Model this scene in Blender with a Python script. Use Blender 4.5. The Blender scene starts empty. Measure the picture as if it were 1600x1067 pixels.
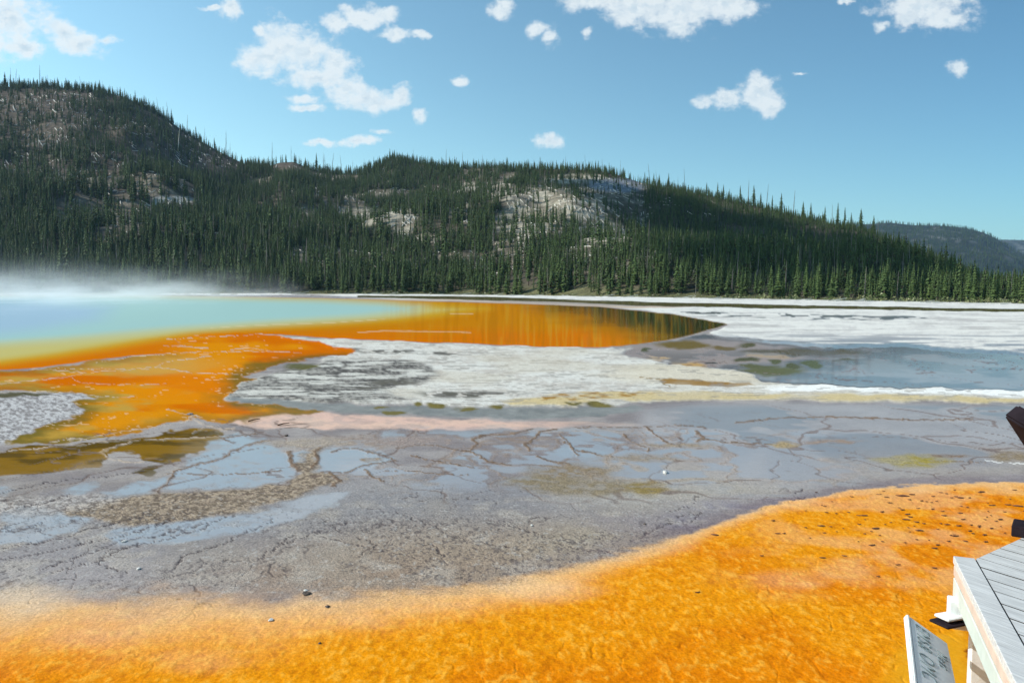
import bpy, bmesh, math, random
import numpy as np, time as _tm
_t0=_tm.time()
from mathutils import Vector, Matrix

C = bpy.context.scene.collection
RND = random.Random(7)
R = math.radians

# ------------------------------------------------------------------ camera
F = 1245.0                      # focal length in pixels of the 1600 px wide photograph
H = 2.4                         # eye height above the flat
PITCH, ROLL = R(3.81), R(0.25)
cf = Vector((0, math.cos(PITCH), -math.sin(PITCH)))
u0 = Vector((0, math.sin(PITCH), math.cos(PITCH))); r0 = Vector((1, 0, 0))
cr = r0 * math.cos(ROLL) + u0 * math.sin(ROLL)
cu = -r0 * math.sin(ROLL) + u0 * math.cos(ROLL)
cam_d = bpy.data.cameras.new('camera'); cam = bpy.data.objects.new('camera', cam_d); C.objects.link(cam)
m = Matrix((cr, cu, -cf)).transposed().to_4x4(); m.translation = (0, 0, H)
cam.matrix_world = m
cam_d.sensor_width = 36; cam_d.lens = F / 1600 * 36
cam_d.clip_start = 0.05; cam_d.clip_end = 30000
bpy.context.scene.camera = cam

def ray(px, py):
    return (cf + cr * ((px - 800) / F) + cu * ((533.5 - py) / F))
def at(px, py, z=0.0):          # where the line of sight meets the level z
    d = ray(px, py); t = (z - H) / d.z
    return Vector((0, 0, H)) + d * t
def to_px(x, y, z):             # numpy: point -> photograph coordinates
    x = np.asarray(x, float); y = np.asarray(y, float); z = np.asarray(z, float) - H
    dep = x * cf.x + y * cf.y + z * cf.z
    return 800 + F * (x * cr.x + y * cr.y + z * cr.z) / dep, 533.5 - F * (x * cu.x + y * cu.y + z * cu.z) / dep

# ------------------------------------------------------------------ light
SUN_EL, SUN_AZ = R(36), R(-92)  # azimuth from +Y, negative = left
sdir = Vector((math.sin(SUN_AZ) * math.cos(SUN_EL), math.cos(SUN_AZ) * math.cos(SUN_EL), math.sin(SUN_EL)))
sl = bpy.data.lights.new('sun', 'SUN'); sl.energy = 4.9; sl.angle = R(0.5); sl.color = (1.0, 0.955, 0.88)
so = bpy.data.objects.new('sun', sl); C.objects.link(so)
so.rotation_euler = sdir.to_track_quat('Z', 'Y').to_euler()
vs = bpy.context.scene.view_settings
vs.view_transform = 'Standard'; vs.look = 'None'; vs.gamma = 1; vs.use_curve_mapping = False
vs.exposure = 0.10
cyc = bpy.context.scene.cycles
cyc.max_bounces = 6; cyc.transparent_max_bounces = 8; cyc.volume_bounces = 1
cyc.volume_step_rate = 1.0; cyc.volume_max_steps = 96
cyc.caustics_reflective = False; cyc.caustics_refractive = False

# ------------------------------------------------------------------ node helpers
class NT:
    def __init__(s, tree): s.t = tree; s.n = tree.nodes; s.l = tree.links
    def new(s, typ, **kw):
        n = s.n.new(typ)
        for k, v in kw.items(): setattr(n, k, v)
        return n
    def put(s, sock, v):
        if v is None: return
        if isinstance(v, bpy.types.NodeSocket): s.l.new(v, sock)
        else: sock.default_value = v
    def math(s, op, a, b=None, c=None, clamp=False):
        n = s.new('ShaderNodeMath', operation=op, use_clamp=clamp)
        s.put(n.inputs[0], a); s.put(n.inputs[1], b); s.put(n.inputs[2], c)
        return n.outputs[0]
    def vec(s, op, a, b=None, c=None):
        n = s.new('ShaderNodeVectorMath', operation=op)
        s.put(n.inputs[0], a); s.put(n.inputs[1], b)
        if c is not None: s.put(n.inputs[2], c)
        return n.outputs['Value'] if op in ('LENGTH', 'DOT_PRODUCT') else n.outputs[0]
    def mix(s, f, a, b, bt='MIX'):
        n = s.new('ShaderNodeMix', data_type='RGBA', blend_type=bt)
        s.put(n.inputs[0], f); s.put(n.inputs[6], a); s.put(n.inputs[7], b)
        return n.outputs[2]
    def noise(s, vec, scale, detail=4, rough=0.55, out=0):
        n = s.new('ShaderNodeTexNoise')
        if vec is not None: s.l.new(vec, n.inputs['Vector'])
        n.inputs['Scale'].default_value = scale; n.inputs['Detail'].default_value = detail
        n.inputs['Roughness'].default_value = rough
        return n.outputs[out]
    def range(s, v, a, b, c=0.0, d=1.0, interp='LINEAR'):
        n = s.new('ShaderNodeMapRange', interpolation_type=interp)
        s.put(n.inputs[0], v)
        for i, q in enumerate((a, b, c, d)): n.inputs[i + 1].default_value = q
        return n.outputs[0]
    def scale3(s, v, x, y, z):
        return s.vec('MULTIPLY', v, (x, y, z))

def material(name):
    m = bpy.data.materials.new(name); m.use_nodes = True
    nt = NT(m.node_tree)
    return m, nt, m.node_tree.nodes['Principled BSDF']

def simple(name, col, rough=0.8, var=0.15, scale=8.0, bump=0.0, spec=0.3, col2=None, grain=None):
    m, nt, p = material(name)
    tc = nt.new('ShaderNodeTexCoord').outputs['Object']
    if grain is not None:      # long fibres along the board
        mp = nt.new('ShaderNodeMapping'); nt.l.new(tc, mp.inputs[0]); mp.vector_type = 'TEXTURE'; mp.inputs['Rotation'].default_value = (0, 0, grain); mp.inputs['Scale'].default_value = (14, 1, 1)
        tc = mp.outputs[0]; scale = 60.0
    n = nt.noise(tc, scale, 5, 0.6)
    c2 = col2 or tuple(c * (1 - 2 * var) for c in col)
    c1 = col if col2 else tuple(c * (1 + var) for c in col)
    nt.put(p.inputs['Base Color'], nt.mix(nt.range(n, .3, .7), (*c2, 1), (*c1, 1)))
    p.inputs['Roughness'].default_value = rough
    p.inputs['Specular IOR Level'].default_value = spec
    if bump:
        b = nt.new('ShaderNodeBump'); b.inputs['Strength'].default_value = bump; b.inputs['Distance'].default_value = .02
        nt.l.new(n, b.inputs['Height']); nt.l.new(b.outputs[0], p.inputs['Normal'])
    return m

# ------------------------------------------------------------------ sky
w = bpy.data.worlds.new('World'); bpy.context.scene.world = w; w.use_nodes = True
wt = NT(w.node_tree); bg = wt.n['Background']
sky = wt.new('ShaderNodeTexSky', sky_type='NISHITA')
sky.sun_disc = False; sky.sun_elevation = SUN_EL; sky.sun_rotation = SUN_AZ
sky.altitude = 1500; sky.air_density = 1.2; sky.dust_density = 0.5; sky.ozone_density = 1.6
dirv = wt.new('ShaderNodeTexCoord').outputs['Generated']
sep = wt.new('ShaderNodeSeparateXYZ'); wt.l.new(dirv, sep.inputs[0])
ysafe = wt.math('MAXIMUM', sep.outputs[1], 0.05)
comb = wt.new('ShaderNodeCombineXYZ')
wt.l.new(wt.math('DIVIDE', sep.outputs[0], ysafe), comb.inputs[0])
wt.l.new(wt.math('DIVIDE', sep.outputs[2], ysafe), comb.inputs[1])
UV = wt.vec('SCALE', comb.outputs[0]); UV.node.inputs['Scale'].default_value = 10.0
def warp(vec, sc, amp, det=3):
    n = wt.noise(vec, sc, det, 0.6, out=1)
    return wt.vec('MULTIPLY_ADD', n, (amp, amp, 0), wt.vec('ADD', vec, (-amp / 2, -amp / 2, 0)))
UW = warp(UV, 1.8, 0.30, 4)
puffs = [  # centre x, y, half width, half height in photograph pixels
 (15,30,55,45),(-30,60,60,35),(35,72,45,20),(100,52,32,28),(120,66,50,20),(165,60,24,9),
 (360,14,26,15),(330,12,20,5),
 (440,70,50,38),(410,95,50,26),(480,85,50,38),(520,105,34,32),(500,122,60,18),(540,140,34,22),(590,158,40,18),(570,155,50,20),
 (628,150,20,20),(655,180,14,14),(470,152,26,8),(405,50,12,12),
 (520,38,20,14),(565,28,34,18),(600,28,26,13),(620,54,30,12),(655,56,18,8),(545,20,16,12),
 (782,14,22,18),(845,50,24,14),(862,64,16,15),(918,52,10,10),(716,124,13,9),
 (560,222,38,9),(595,207,18,6),(505,219,26,7),(480,165,30,7),
 (860,222,25,12),(850,224,18,9),
 (920,2,55,18),(1000,10,70,28),(1060,20,70,34),(1120,10,70,28),(1160,15,30,14),(1060,40,30,18),(1040,-40,130,50),
 (1185,148,36,36),(1195,165,32,22),(1130,155,32,18),(1100,160,18,12),
 (1450,10,78,36),(1420,32,40,16),(1480,28,40,18),(1375,42,14,9),
 (1497,107,15,13),(1250,116,12,3),(1325,8,14,4),
 (300,-120,160,50),(760,-190,190,60),(1300,-160,140,50),(-300,-40,170,60),(2000,60,150,50),(-520,160,120,30),
]
run = None
for (x, y, a, b) in puffs:
    d = ray(x, y); cx, cy = d.x / d.y * 10, d.z / d.y * 10
    sx, sy = 1 / (a / F * 10), 1 / (b / F * 10)
    L = wt.vec('LENGTH', wt.vec('MULTIPLY_ADD', UW, (sx, sy, 0), (-cx * sx, -cy * sy, 0)))
    if run is None: run = L
    else:
        run = wt.math('SMOOTH_MIN', run, L, 0.22)
def cl_noise(v):
    a_ = wt.noise(wt.scale3(v, 1, 1.25, 1), 3.6, 8, 0.58)
    b_ = wt.noise(wt.scale3(v, 1, 1.3, 1), 11.0, 5, 0.60)
    return wt.math('MULTIPLY_ADD', b_, 0.30, a_)
fine = cl_noise(UV)
fine_l = cl_noise(wt.vec('ADD', UV, (-0.055, 0.075, 0)))      # same field, a little towards the sun
D = wt.math('MULTIPLY_ADD', wt.math('SUBTRACT', fine, 0.65), 2.1, wt.math('SUBTRACT', 1.08, run))
front = wt.range(sep.outputs[1], 0.08, 0.2)
alpha = wt.math('MULTIPLY', wt.math('MULTIPLY', wt.range(D, -0.10, 0.70, 0, 1, 'SMOOTHSTEP'), wt.range(D, -.2, 1.1, .62, .97)), front)
relief = wt.range(wt.math('SUBTRACT', fine_l, fine), -0.07, 0.09, 0, 1, 'SMOOTHSTEP')
core = wt.math('MULTIPLY', wt.range(D, 0.25, 1.3, 0, 1, 'SMOOTHSTEP'), wt.math('MULTIPLY_ADD', relief, .62, .30))
cloudc = wt.mix(core, (0.86, 0.91, 0.92, 1), (0.50, 0.64, 0.74, 1))
# the clear sky pales towards the sun and deepens away from it
sd = wt.math('MAXIMUM', wt.vec('DOT_PRODUCT', dirv, (math.sin(SUN_AZ), math.cos(SUN_AZ), 0.0)), -0.75)
cg = wt.new('ShaderNodeCombineXYZ')
for i_, sl_ in enumerate((0.80, 0.60, 0.42)): wt.put(cg.inputs[i_], wt.math('MULTIPLY_ADD', sd, sl_, 1.0))
skyc = wt.vec('MULTIPLY', wt.vec('MULTIPLY', sky.outputs[0], (0.120, 0.155, 0.144)), cg.outputs[0])
out = wt.mix(alpha, skyc, cloudc)
wt.put(bg.inputs['Color'], out)
# the factor 0.1 is already inside the colour for the clear sky; clouds carry their own brightness
bg.inputs['Strength'].default_value = 0.1
wt.put(bg.inputs['Color'], wt.vec('SCALE', out)); bg.inputs['Color'].links[0].from_node.inputs['Scale'].default_value = 10.0

# ------------------------------------------------------------------ numpy noise
_TAB = np.random.default_rng(99).random((1024, 1024)).astype(np.float32)
def _h(ix, iy, s):
    return _TAB[(ix.astype(np.int32) + s * 131) & 1023, (iy.astype(np.int32) + s * 57) & 1023]
def vnoise(x, y, s=0):
    ix = np.floor(x); iy = np.floor(y); fx = x - ix; fy = y - iy
    fx = fx * fx * (3 - 2 * fx); fy = fy * fy * (3 - 2 * fy)
    a = _h(ix, iy, s); b = _h(ix + 1, iy, s); c = _h(ix, iy + 1, s); d = _h(ix + 1, iy + 1, s)
    return (a + (b - a) * fx) * (1 - fy) + (c + (d - c) * fx) * fy
def fbm(x, y, oct=4, s=0, g=0.5):
    t = 0; a = 1; tot = 0
    for i in range(oct):
        t = t + a * vnoise(x * 2 ** i + 17.3 * i, y * 2 ** i - 9.1 * i, s + i * 7); tot += a; a *= g
    return t / tot
def ridge(x, y, oct=3, s=0):   # thin veins: small near 0
    t = np.full(np.shape(x), 9.0)
    for i in range(oct):
        t = np.minimum(t, np.abs(fbm(x * 1.7 ** i + 5 * i, y * 1.7 ** i, 3, s + 31 * i) - 0.5) * (1.0 + 0.5 * i))
    return t
def worley(x, y, s=0):         # distance to the nearest cell wall, cell id
    ix = np.floor(x); iy = np.floor(y)
    f1 = np.full(x.shape, 9.0); f2 = np.full(x.shape, 9.0); cid = np.zeros(x.shape)
    for dx in (-1, 0, 1):
        for dy in (-1, 0, 1):
            cx = ix + dx; cy = iy + dy
            px = cx + _h(cx, cy, s); py = cy + _h(cx, cy, s + 5)
            d = np.hypot(px - x, py - y)
            closer = d < f1
            f2 = np.where(closer, f1, np.minimum(f2, d))
            cid = np.where(closer, _h(cx, cy, s + 9), cid)
            f1 = np.where(closer, d, f1)
    return f2 - f1, cid
def sstep(e0, e1, v):
    t = np.clip((v - e0) / (e1 - e0), 0, 1); return t * t * (3 - 2 * t)

def mesh_np(name, V, Fq, mats=None, smooth=True):
    me = bpy.data.meshes.new(name)
    me.vertices.add(len(V)); me.vertices.foreach_set('co', V.astype(np.float32).ravel())
    n, k = Fq.shape
    me.loops.add(n * k); me.loops.foreach_set('vertex_index', Fq.astype(np.int32).ravel())
    me.polygons.add(n); me.polygons.foreach_set('loop_start', np.arange(0, n * k, k, dtype=np.int32))
    me.polygons.foreach_set('loop_total', np.full(n, k, dtype=np.int32))
    if smooth: me.polygons.foreach_set('use_smooth', np.ones(n, bool))
    me.update(calc_edges=True)
    for mt in (mats or []): me.materials.append(mt)
    return me
def link(name, me, parent=None, **props):
    o = bpy.data.objects.new(name, me); C.objects.link(o)
    if parent: o.parent = parent
    for k, v in props.items(): o[k] = v
    return o
def col_attr(me, name, arr):
    a = me.attributes.new(name, 'FLOAT_COLOR', 'POINT')
    b = np.ones((len(arr), 4), np.float32); b[:, :arr.shape[1]] = arr
    a.data.foreach_set('color', b.ravel())

# ------------------------------------------------------------------ the thermal flat
# lattice in (x/y, 1/y): fine near the eye, coarse far away
HOR = 450.5
def tan_rows():
    a = np.arange(0.0040, 0.030, 0.5 * 1.5625 / F)
    b = np.arange(a[-1], 0.60, 0.95 * 1.5625 / F)[1:]
    c = np.linspace(b[-1], 2.2, 40)[1:]
    return np.concatenate([a, b, c])
def a_cols():
    m_ = np.arange(-0.67, 0.67, 1.05 * 1.5625 / F)
    lft = -0.67 - np.cumsum(np.linspace(0.002, 0.05, 36))[::-1]
    return np.concatenate([lft, m_, -lft[::-1]])
T = tan_rows(); A = a_cols()
AA, TT = np.meshgrid(A, T)
Y = H / TT; X = AA * Y
PX, PY = to_px(X, Y, np.zeros_like(X))
PX = np.clip(PX, -3000, 5000); PY = np.clip(PY, 440, 2600)
sh = X.shape
# edges wander a little
wn = 6.0 * np.clip((PY - 450) / 60, 0.25, 1.6)
WX = PX + (fbm(PX / 26, PY / 9, 4, 3) - .5) * wn * 4.0
WY = PY + (fbm(PX / 30, PY / 10, 4, 11) - .5) * wn * 0.95

def sdf(poly, wx=None, wy=None, ysc=3.0, pad=60):
    wx = WX if wx is None else wx; wy = WY if wy is None else wy
    P = np.array(poly, float)
    box = (wx > P[:, 0].min() - pad) & (wx < P[:, 0].max() + pad) & (wy > P[:, 1].min() - pad / ysc - 14) & (wy < P[:, 1].max() + pad / ysc + 14)
    out = np.full(wx.shape, -99.0)
    x = wx[box]; y = wy[box] * ysc; Q = P * (1, ysc)
    d = np.full(x.shape, 1e9); ins = np.zeros(x.shape, bool)
    n = len(Q)
    for i in range(n):
        x1, y1 = Q[i]; x2, y2 = Q[(i + 1) % n]
        ex, ey = x2 - x1, y2 - y1
        t = np.clip(((x - x1) * ex + (y - y1) * ey) / (ex * ex + ey * ey + 1e-9), 0, 1)
        d = np.minimum(d, np.hypot(x - x1 - t * ex, y - y1 - t * ey))
        c = ((y1 > y) != (y2 > y))
        ins ^= c & (x < (x2 - x1) * (y - y1) / (y2 - y1 + 1e-12) + x1)
    out[box] = np.where(ins, d, -d)
    return out
def zone(poly, soft=4.0, **k):
    return sstep(-soft, soft, sdf(poly, **k))
def ell(cx, cy, rx, ry, soft=0.35, n=0.6):
    d = np.hypot((WX - cx) / rx, (WY - cy) / ry)
    return 1 - sstep(1 - soft, 1 + soft, d)
def line(pts, wd, ysc=2.2, j=1.0):
    P = np.array(pts, float) * (1, ysc)
    x = PX + (fbm(PX / 7, PY / 4, 3, 51) - .5) * 9 * j; y = (PY + (fbm(PX / 8, PY / 4, 3, 57) - .5) * 4.5 * j)
    box = (x > P[:, 0].min() - 12) & (x < P[:, 0].max() + 12) & (y * ysc > P[:, 1].min() - 12) & (y * ysc < P[:, 1].max() + 12)
    out = np.zeros(x.shape); xx = x[box]; yy = y[box] * ysc
    d = np.full(xx.shape, 1e9)
    for (x1, y1), (x2, y2) in zip(P[:-1], P[1:]):
        ex, ey = x2 - x1, y2 - y1
        t = np.clip(((xx - x1) * ex + (yy - y1) * ey) / (ex * ex + ey * ey + 1e-9), 0, 1)
        d = np.minimum(d, np.hypot(xx - x1 - t * ex, yy - y1 - t * ey))
    out[box] = 1 - sstep(wd * 0.45, wd * 1.15, d)
    return out

COL = np.zeros(sh + (3,)); WET = np.zeros(sh); GRAN = np.zeros(sh); Z = np.zeros(sh); MIR = np.zeros(sh)
def paint(mask, col=None, wet=None, gran=None, mir=None):
    mk = mask[..., None]
    if col is not None: COL[:] = COL * (1 - mk) + np.asarray(col) * mk
    if wet is not None: WET[:] = WET * (1 - mask) + wet * mask
    if gran is not None: GRAN[:] = GRAN * (1 - mask) + gran * mask
    if mir is not None: MIR[:] = MIR * (1 - mask) + mir * mask

n_big = fbm(X / 1.9, Y / 1.9, 4, 21); n_mid = fbm(X / .5, Y / .5, 4, 22); n_sml = fbm(X / .11, Y / .11, 4, 23)
n_far = fbm(X / 3, Y / 9, 4, 24)
s_px = fbm(PX / 60, PY / 9, 4, 25)          # blotches of even apparent size
s_px2 = fbm(PX / 16, PY / 4, 3, 26); s_px3 = fbm(PX / 4.5, PY / 1.7, 3, 27); s_str = fbm(PX / 45, PY / 1.5, 4, 28)
n_xs = fbm(X / .035, Y / .05, 3, 29)
def mixc(a, b, t): t = t[..., None]; return np.asarray(a) * (1 - t) + np.asarray(b) * t

# base: wet grey-brown sinter under a film of water
base = mixc((.225, .19, .18), (.36, .315, .285), sstep(.35, .65, n_mid * .5 + n_big * .5))
COL[:] = base; WET[:] = 0.55 + .6 * (n_big - .5); GRAN[:] = .5; MIR[:] = .25
allm = np.ones(sh)

# --- far white terraces on the right
farw = [(420,456),(700,459),(1000,461),(1300,464),(1700,470),(2600,478),(2600,600),(1700,566),(1600,555),(1500,548),(1400,541),(1300,543),(1200,536),(1135,528),(1110,520),(1140,507),(1050,491),(950,478),(800,472),(620,468)]
z_farw = zone(farw, 4)
wcol = mixc((.55, .53, .49), (.67, .65, .59), sstep(.34, .58, s_px2 * .25 + s_str * .5 + s_px3 * .25))
paint(z_farw, wcol, .12, .35, 0)
streak = fbm(PX / 90, PY / 2.4, 4, 61)
paint(z_farw * sstep(.57, .66, streak) * sstep(484, 500, PY) * .5, (.34, .32, .30), .3)
paint(z_farw * sstep(515, 540, PY) * sstep(.46, .58, streak) * .8, (.24, .24, .25), .7, mir=.5)
# dark shallow rill across the far flat
paint(zone([(560,462),(760,464),(1000,472),(1200,476),(1400,480),(1700,485),(2600,498),(2600,505),(1700,490),(1400,485),(1200,482),(1000,479),(850,474),(700,468),(560,465)], 1.5), (.10, .085, .035), .9, .1, mir=.5)
paint(zone([(480,466),(700,468),(900,473),(1000,478),(1100,480),(1000,482),(900,478),(700,471),(480,468)], 2) * .8, (.46, .34, .24), .3)
paint(zone([(1050,487),(1150,489),(1300,493),(1450,496),(1450,501),(1300,500),(1150,496),(1060,492)], 3) * sstep(.46, .56, fbm(PX / 22, PY / 2, 3, 66)), (.12, .115, .10), .7, mir=.4)
# grassy margin at the forest edge
paint(zone([(-2000,440),(4600,440),(2600,474),(1600,472),(1300,466.5),(1000,464),(700,461),(400,459.5),(200,460),(-2000,462)], 3), mixc((.20, .17, .08), (.42, .38, .28), s_px2), .0, .8, mir=0)
paint(zone([(250,457.5),(500,459.2),(700,461),(1000,463),(1300,466),(1600,471),(1600,473),(1300,468.5),(1000,465.5),(700,463),(500,461.5),(250,460)], 1.2) * sstep(.4, .5, fbm(PX / 14, PY / 2, 3, 67)), (.72, .69, .63), 0, .4, mir=0)

# --- slate-blue wet field on the right
slate = [(1100,522),(1200,533),(1300,541),(1400,539),(1500,546),(1700,560),(2600,600),(2600,660),(1700,612),(1500,609),(1350,606),(1250,602),(1195,596),(1165,585),(1120,577),(1060,568),(1010,560),(985,548),(1000,540),(1045,532)]
z_slate = zone(slate, 5)
paint(z_slate, mixc((.17, .18, .20), (.30, .285, .29), sstep(.4, .62, s_px)), .95, .15, mir=.75)
paint(zone([(960,552),(1000,540),(1050,534),(1130,530),(1240,546),(1260,560),(1200,566),(1120,574),(1050,566),(1000,560)], 6), mixc((.24, .19, .18), (.33, .25, .20), s_px), .55, .3, mir=.4)
for (cx, cy, rx, ry, c) in [(1068,539,38,7,(.16,.10,.01)),(1130,543,22,4,(.16,.10,.02)),(1168,540,14,4,(.09,.07,.015)),(1255,551,95,5,(.10,.065,.02)),
    (1165,563,20,3.5,(.08,.065,.015)),(1212,565,13,4,(.09,.08,.015)),(1241,572,12,5.5,(.08,.07,.01)),(1274,570,14,6,(.09,.09,.02)),(1320,564,14,2,(.09,.07,.02)),
    (1205,580,52,6,(.11,.10,.02)),(1190,573,30,3,(.10,.09,.02)),(1120,567,10,2,(.05,.04,.03)),(1015,547,9,2.5,(.08,.08,.02))]:
    paint(ell(cx, cy, rx, ry), c, .7, .3, mir=.4)
for (cx, cy, rx, ry, c) in [(1078,570,26,6,(.46,.27,.08)),(1026,561,17,3,(.44,.29,.14)),(1200,556,30,4,(.36,.27,.18))]:
    paint(ell(cx, cy, rx, ry) * .9, c, .3, .5, mir=.1)

# --- white island in the middle and the pale rib running right
island = [(415,522),(480,529),(600,533),(700,537),(800,541),(900,544),(985,546),(960,553),(1000,560),(1040,566),(1100,574),(1165,583),(1195,597),(1250,602),(1350,606),(1500,609),(1700,613),(2600,650),(2600,680),(1700,632),(1500,628),(1350,627),(1200,625),(1050,627),(960,633),(860,636),(760,637),(700,636),(600,632),(480,626),(350,622),(362,600),(400,590),(470,577),(520,560),(545,548),(500,538),(440,528)]
z_isl = zone(island, 5)
icol = mixc((.50, .46, .40), (.63, .61, .545), sstep(.36, .60, s_px * .3 + s_px2 * .25 + s_str * .2 + s_px3 * .25))
paint(z_isl, icol, .08, .6, mir=0)
paint(z_isl * ell(1090, 585, 130, 17, .4) * .75, (.60, .53, .40), .05)
paint(zone([(780,628),(900,616),(960,611),(1080,614),(1200,616),(1400,617),(1700,626),(2600,664),(2600,680),(1700,632),(1500,628),(1200,625),(1050,627),(900,634),(800,636)], 5) * sstep(.3, .6, s_px + .1), (.55, .44, .24), .1)
paint(zone([(1150,604),(1250,603),(1350,606),(1500,609),(1700,613),(1700,621),(1500,617),(1350,613),(1200,613)], 3) * .9, (.82, .81, .76), 0)
paint(zone([(840,622),(880,617),(950,612),(1040,613),(1000,620),(930,626),(850,628)], 4) * sstep(.42, .6, s_px2 * .6 + s_px * .4), (.34, .19, .05), .1, .8)
paint(zone([(1030,594),(1045,593),(1160,599),(1175,603),(1100,606),(1045,604)], 3), (.30, .16, .03), .3, .6, mir=.2)
paint(line([(1000,590),(1030,594),(1045,606)], 1.6), (.3, .22, .12), .1)
# grey pebbly west end of the island
gw = zone([(350,622),(365,606),(400,592),(440,580),(480,570),(560,560),(650,566),(690,585),(640,600),(600,612),(640,626),(560,630),(450,628)], 10)
paint(gw, mixc((.085, .075, .065), (.36, .335, .29), sstep(.36, .62, s_px2 * .25 + s_str * .35 + s_px3 * .4)), .3, .9, mir=.12)
paint(gw * sstep(.55, .66, fbm(PX / 50, PY / 3, 4, 71)) * .8, (.66, .63, .55), .1)
for (cx, cy, rx, ry) in [(600,549,60,2.5),(690,553,24,2),(520,546,40,2),(610,597,42,4),(740,617,70,4),(700,619,40,5),(560,605,40,2),(480,545,30,3)]:
    paint(ell(cx, cy, rx, ry, .6) * sstep(.35, .5, s_px2), (.11, .095, .07), .5, .5, mir=.2)
paint(z_isl * (1 - gw) * sstep(.62, .68, fbm(PX / 26 + PY / 9, PY / 1.6, 3, 81)) * .55, (.26, .24, .21), 0)
paint(z_isl * (1 - gw) * sstep(.45, .7, fbm(PX / 120, PY / 14, 3, 83)) * .4, (.50, .44, .33), .05)
paint(zone([(350,620),(480,628),(600,634),(760,638),(900,636),(1000,634),(1010,642),(900,652),(800,655),(700,650),(600,646),(500,642),(420,638)], 5), mixc((.16, .155, .14), (.30, .29, .26), s_px2), .7, .5, mir=.5)
for (cx, cy, rx, ry) in [(650,634,10,2.5),(685,636,15,4),(725,640,14,3),(772,637,12,2.5),(620,645,16,3),(600,636,14,2),(890,632,10,2),(935,634,22,3)]:
    paint(ell(cx, cy, rx, ry), (.15, .115, .02), .6, .4, mir=.3)

# --- the hot spring
pool = [(-2500,461),(-400,461),(230,461.5),(500,466),(620,469.5),(800,474.5),(940,480),(1050,491.5),(1135,506.5),(1112,513),(1080,523),(1040,531),(1000,538),(950,542.5),(880,543),(800,540),(740,537),(680,535.5),(600,532),(520,529),(440,523),(412,521.5),(330,523),(270,531),(290,545),(300,550),(200,556),(130,565),(60,574),(0,578),(-200,588),(-800,620),(-2500,700)]
vst = fbm(PX / 5, PY / 60, 3, 171)
S_pool = sdf(pool, wx=PX + (WX - PX) * .4, wy=PY + (WY - PY) * .35, pad=400)
z_pool = sstep(-2.5, 2.5, S_pool)
oc = mixc((.50, .18, .003), (.58, .15, .002), sstep(505, 530, PY + 14 * (s_px - .5)))
oc = mixc(oc, (.42, .20, .012), sstep(900, 1100, PX))
paint(z_pool, oc, 1.0, 0, mir=.12)
paint(z_pool * sstep(560, 900, PX + 60 * (s_px - .5)), None, 1.0, 0, mir=.16)
paint(z_pool * sstep(860, 1040, PX + 60 * (s_px - .5) + 70 * (vst - .5) - (PY - 505) * 3.0), (.045, .045, .012), 1.0, 0, mir=.85)  # tree reflection darkened into the water colour, with a stronger mirror
yel = [(-2500,461),(230,461),(500,468),(700,476),(760,482),(700,492),(620,501),(520,508),(400,514),(300,523),(200,540),(100,556),(0,569),(-200,580),(-800,610),(-2500,690)]
Sy = sdf(yel, wx=PX, wy=PY + 1.5 * (s_px - .5), pad=500)
paint(z_pool * sstep(-26, 26, Sy), mixc((.52, .33, .02), (.50, .43, .15), sstep(0, 40, Sy)), 1, 0, mir=.12)
tur = [(-2500,460),(200,460),(500,467),(600,472),(655,479),(640,488),(570,496),(480,502),(380,508),(280,515),(200,522),(100,531),(0,538),(-200,550),(-800,580),(-2500,660)]
St = sdf(tur, wx=PX, wy=PY, pad=500)
paint(z_pool * sstep(-34, 30, St), mixc((.42, .50, .34), (.33, .51, .47), sstep(-10, 36, St)), 1, 0, mir=.15)
blu = zone([(-2500,470),(-100,468),(60,470),(170,480),(150,500),(60,515),(0,522),(-200,530),(-2500,600)], 40, wx=PX, wy=PY, pad=300)
paint(z_pool * blu, (.31, .45, .54), 1, 0, mir=.15)
# pale scum lines and little bars in the pool
for pts, wd in [([(560,519.5),(600,517),(680,518),(735,519.5)], 1.7),([(704,490.5),(738,490.5)], .9),([(330,512),(420,507.5),(520,504),(600,499)], .8)]:
    paint(line(pts, wd + .5, j=.15) * z_pool * .5, (.62, .50, .30), .2, .3, mir=.02)
paint(z_pool * sstep(.52, .7, vst) * sstep(560, 760, PX) * .5, (.50, .26, .02))
paint(z_pool * (1 - sstep(.30, .46, vst)) * sstep(560, 760, PX) * .4, (.34, .13, .004))

# --- orange run-off fan
fan = [(-2500,702),(-800,622),(-200,590),(0,580),(60,576),(130,567),(200,558),(260,552),(240,545),(235,536),(270,529),(330,521),(410,521),(460,529),(510,537),(540,545),(548,552),(520,556),(480,563),(440,568),(410,574),(395,582),(380,590),(400,594),(372,600),(362,612),(345,622),(380,628),(440,634),(500,640),(510,645),(450,647),(410,653),(385,660),(350,663),(325,658),(300,654),(270,660),(200,676),(150,686),(80,694),(10,693),(40,678),(75,664),(105,655),(118,646),(140,640),(112,632),(105,628),(150,621),(110,613),(60,611),(0,609),(-200,612),(-2500,720)]
S_fan = sdf(fan)
z_fan = sstep(-3, 3, S_fan) * (1 - sstep(-2, 2, S_pool) * sstep(240, 300, PX) * 0)
z_fan = z_fan * (1 - z_pool * (1 - sstep(225, 330, PX)) )
fcol = mixc((.46, .27, .045), (.62, .22, .004), sstep(.38, .62, s_px + .0015 * (PX - 150)))
fcol = mixc(fcol, (.56, .13, .002), sstep(.5, .68, fbm(PX / 120, PY / 16, 3, 91) + .10 * np.exp(-((PX - 390) / 90) ** 2 - ((PY - 575) / 16) ** 2) * 2))
paint(z_fan, fcol, .9, .2, mir=.05)
paint(z_fan * ell(330, 600, 110, 30, .5) * .6, (.68, .20, .004))
paint(z_fan * ell(240, 660, 110, 16, .5) * .6, (.62, .24, .008))
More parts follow.
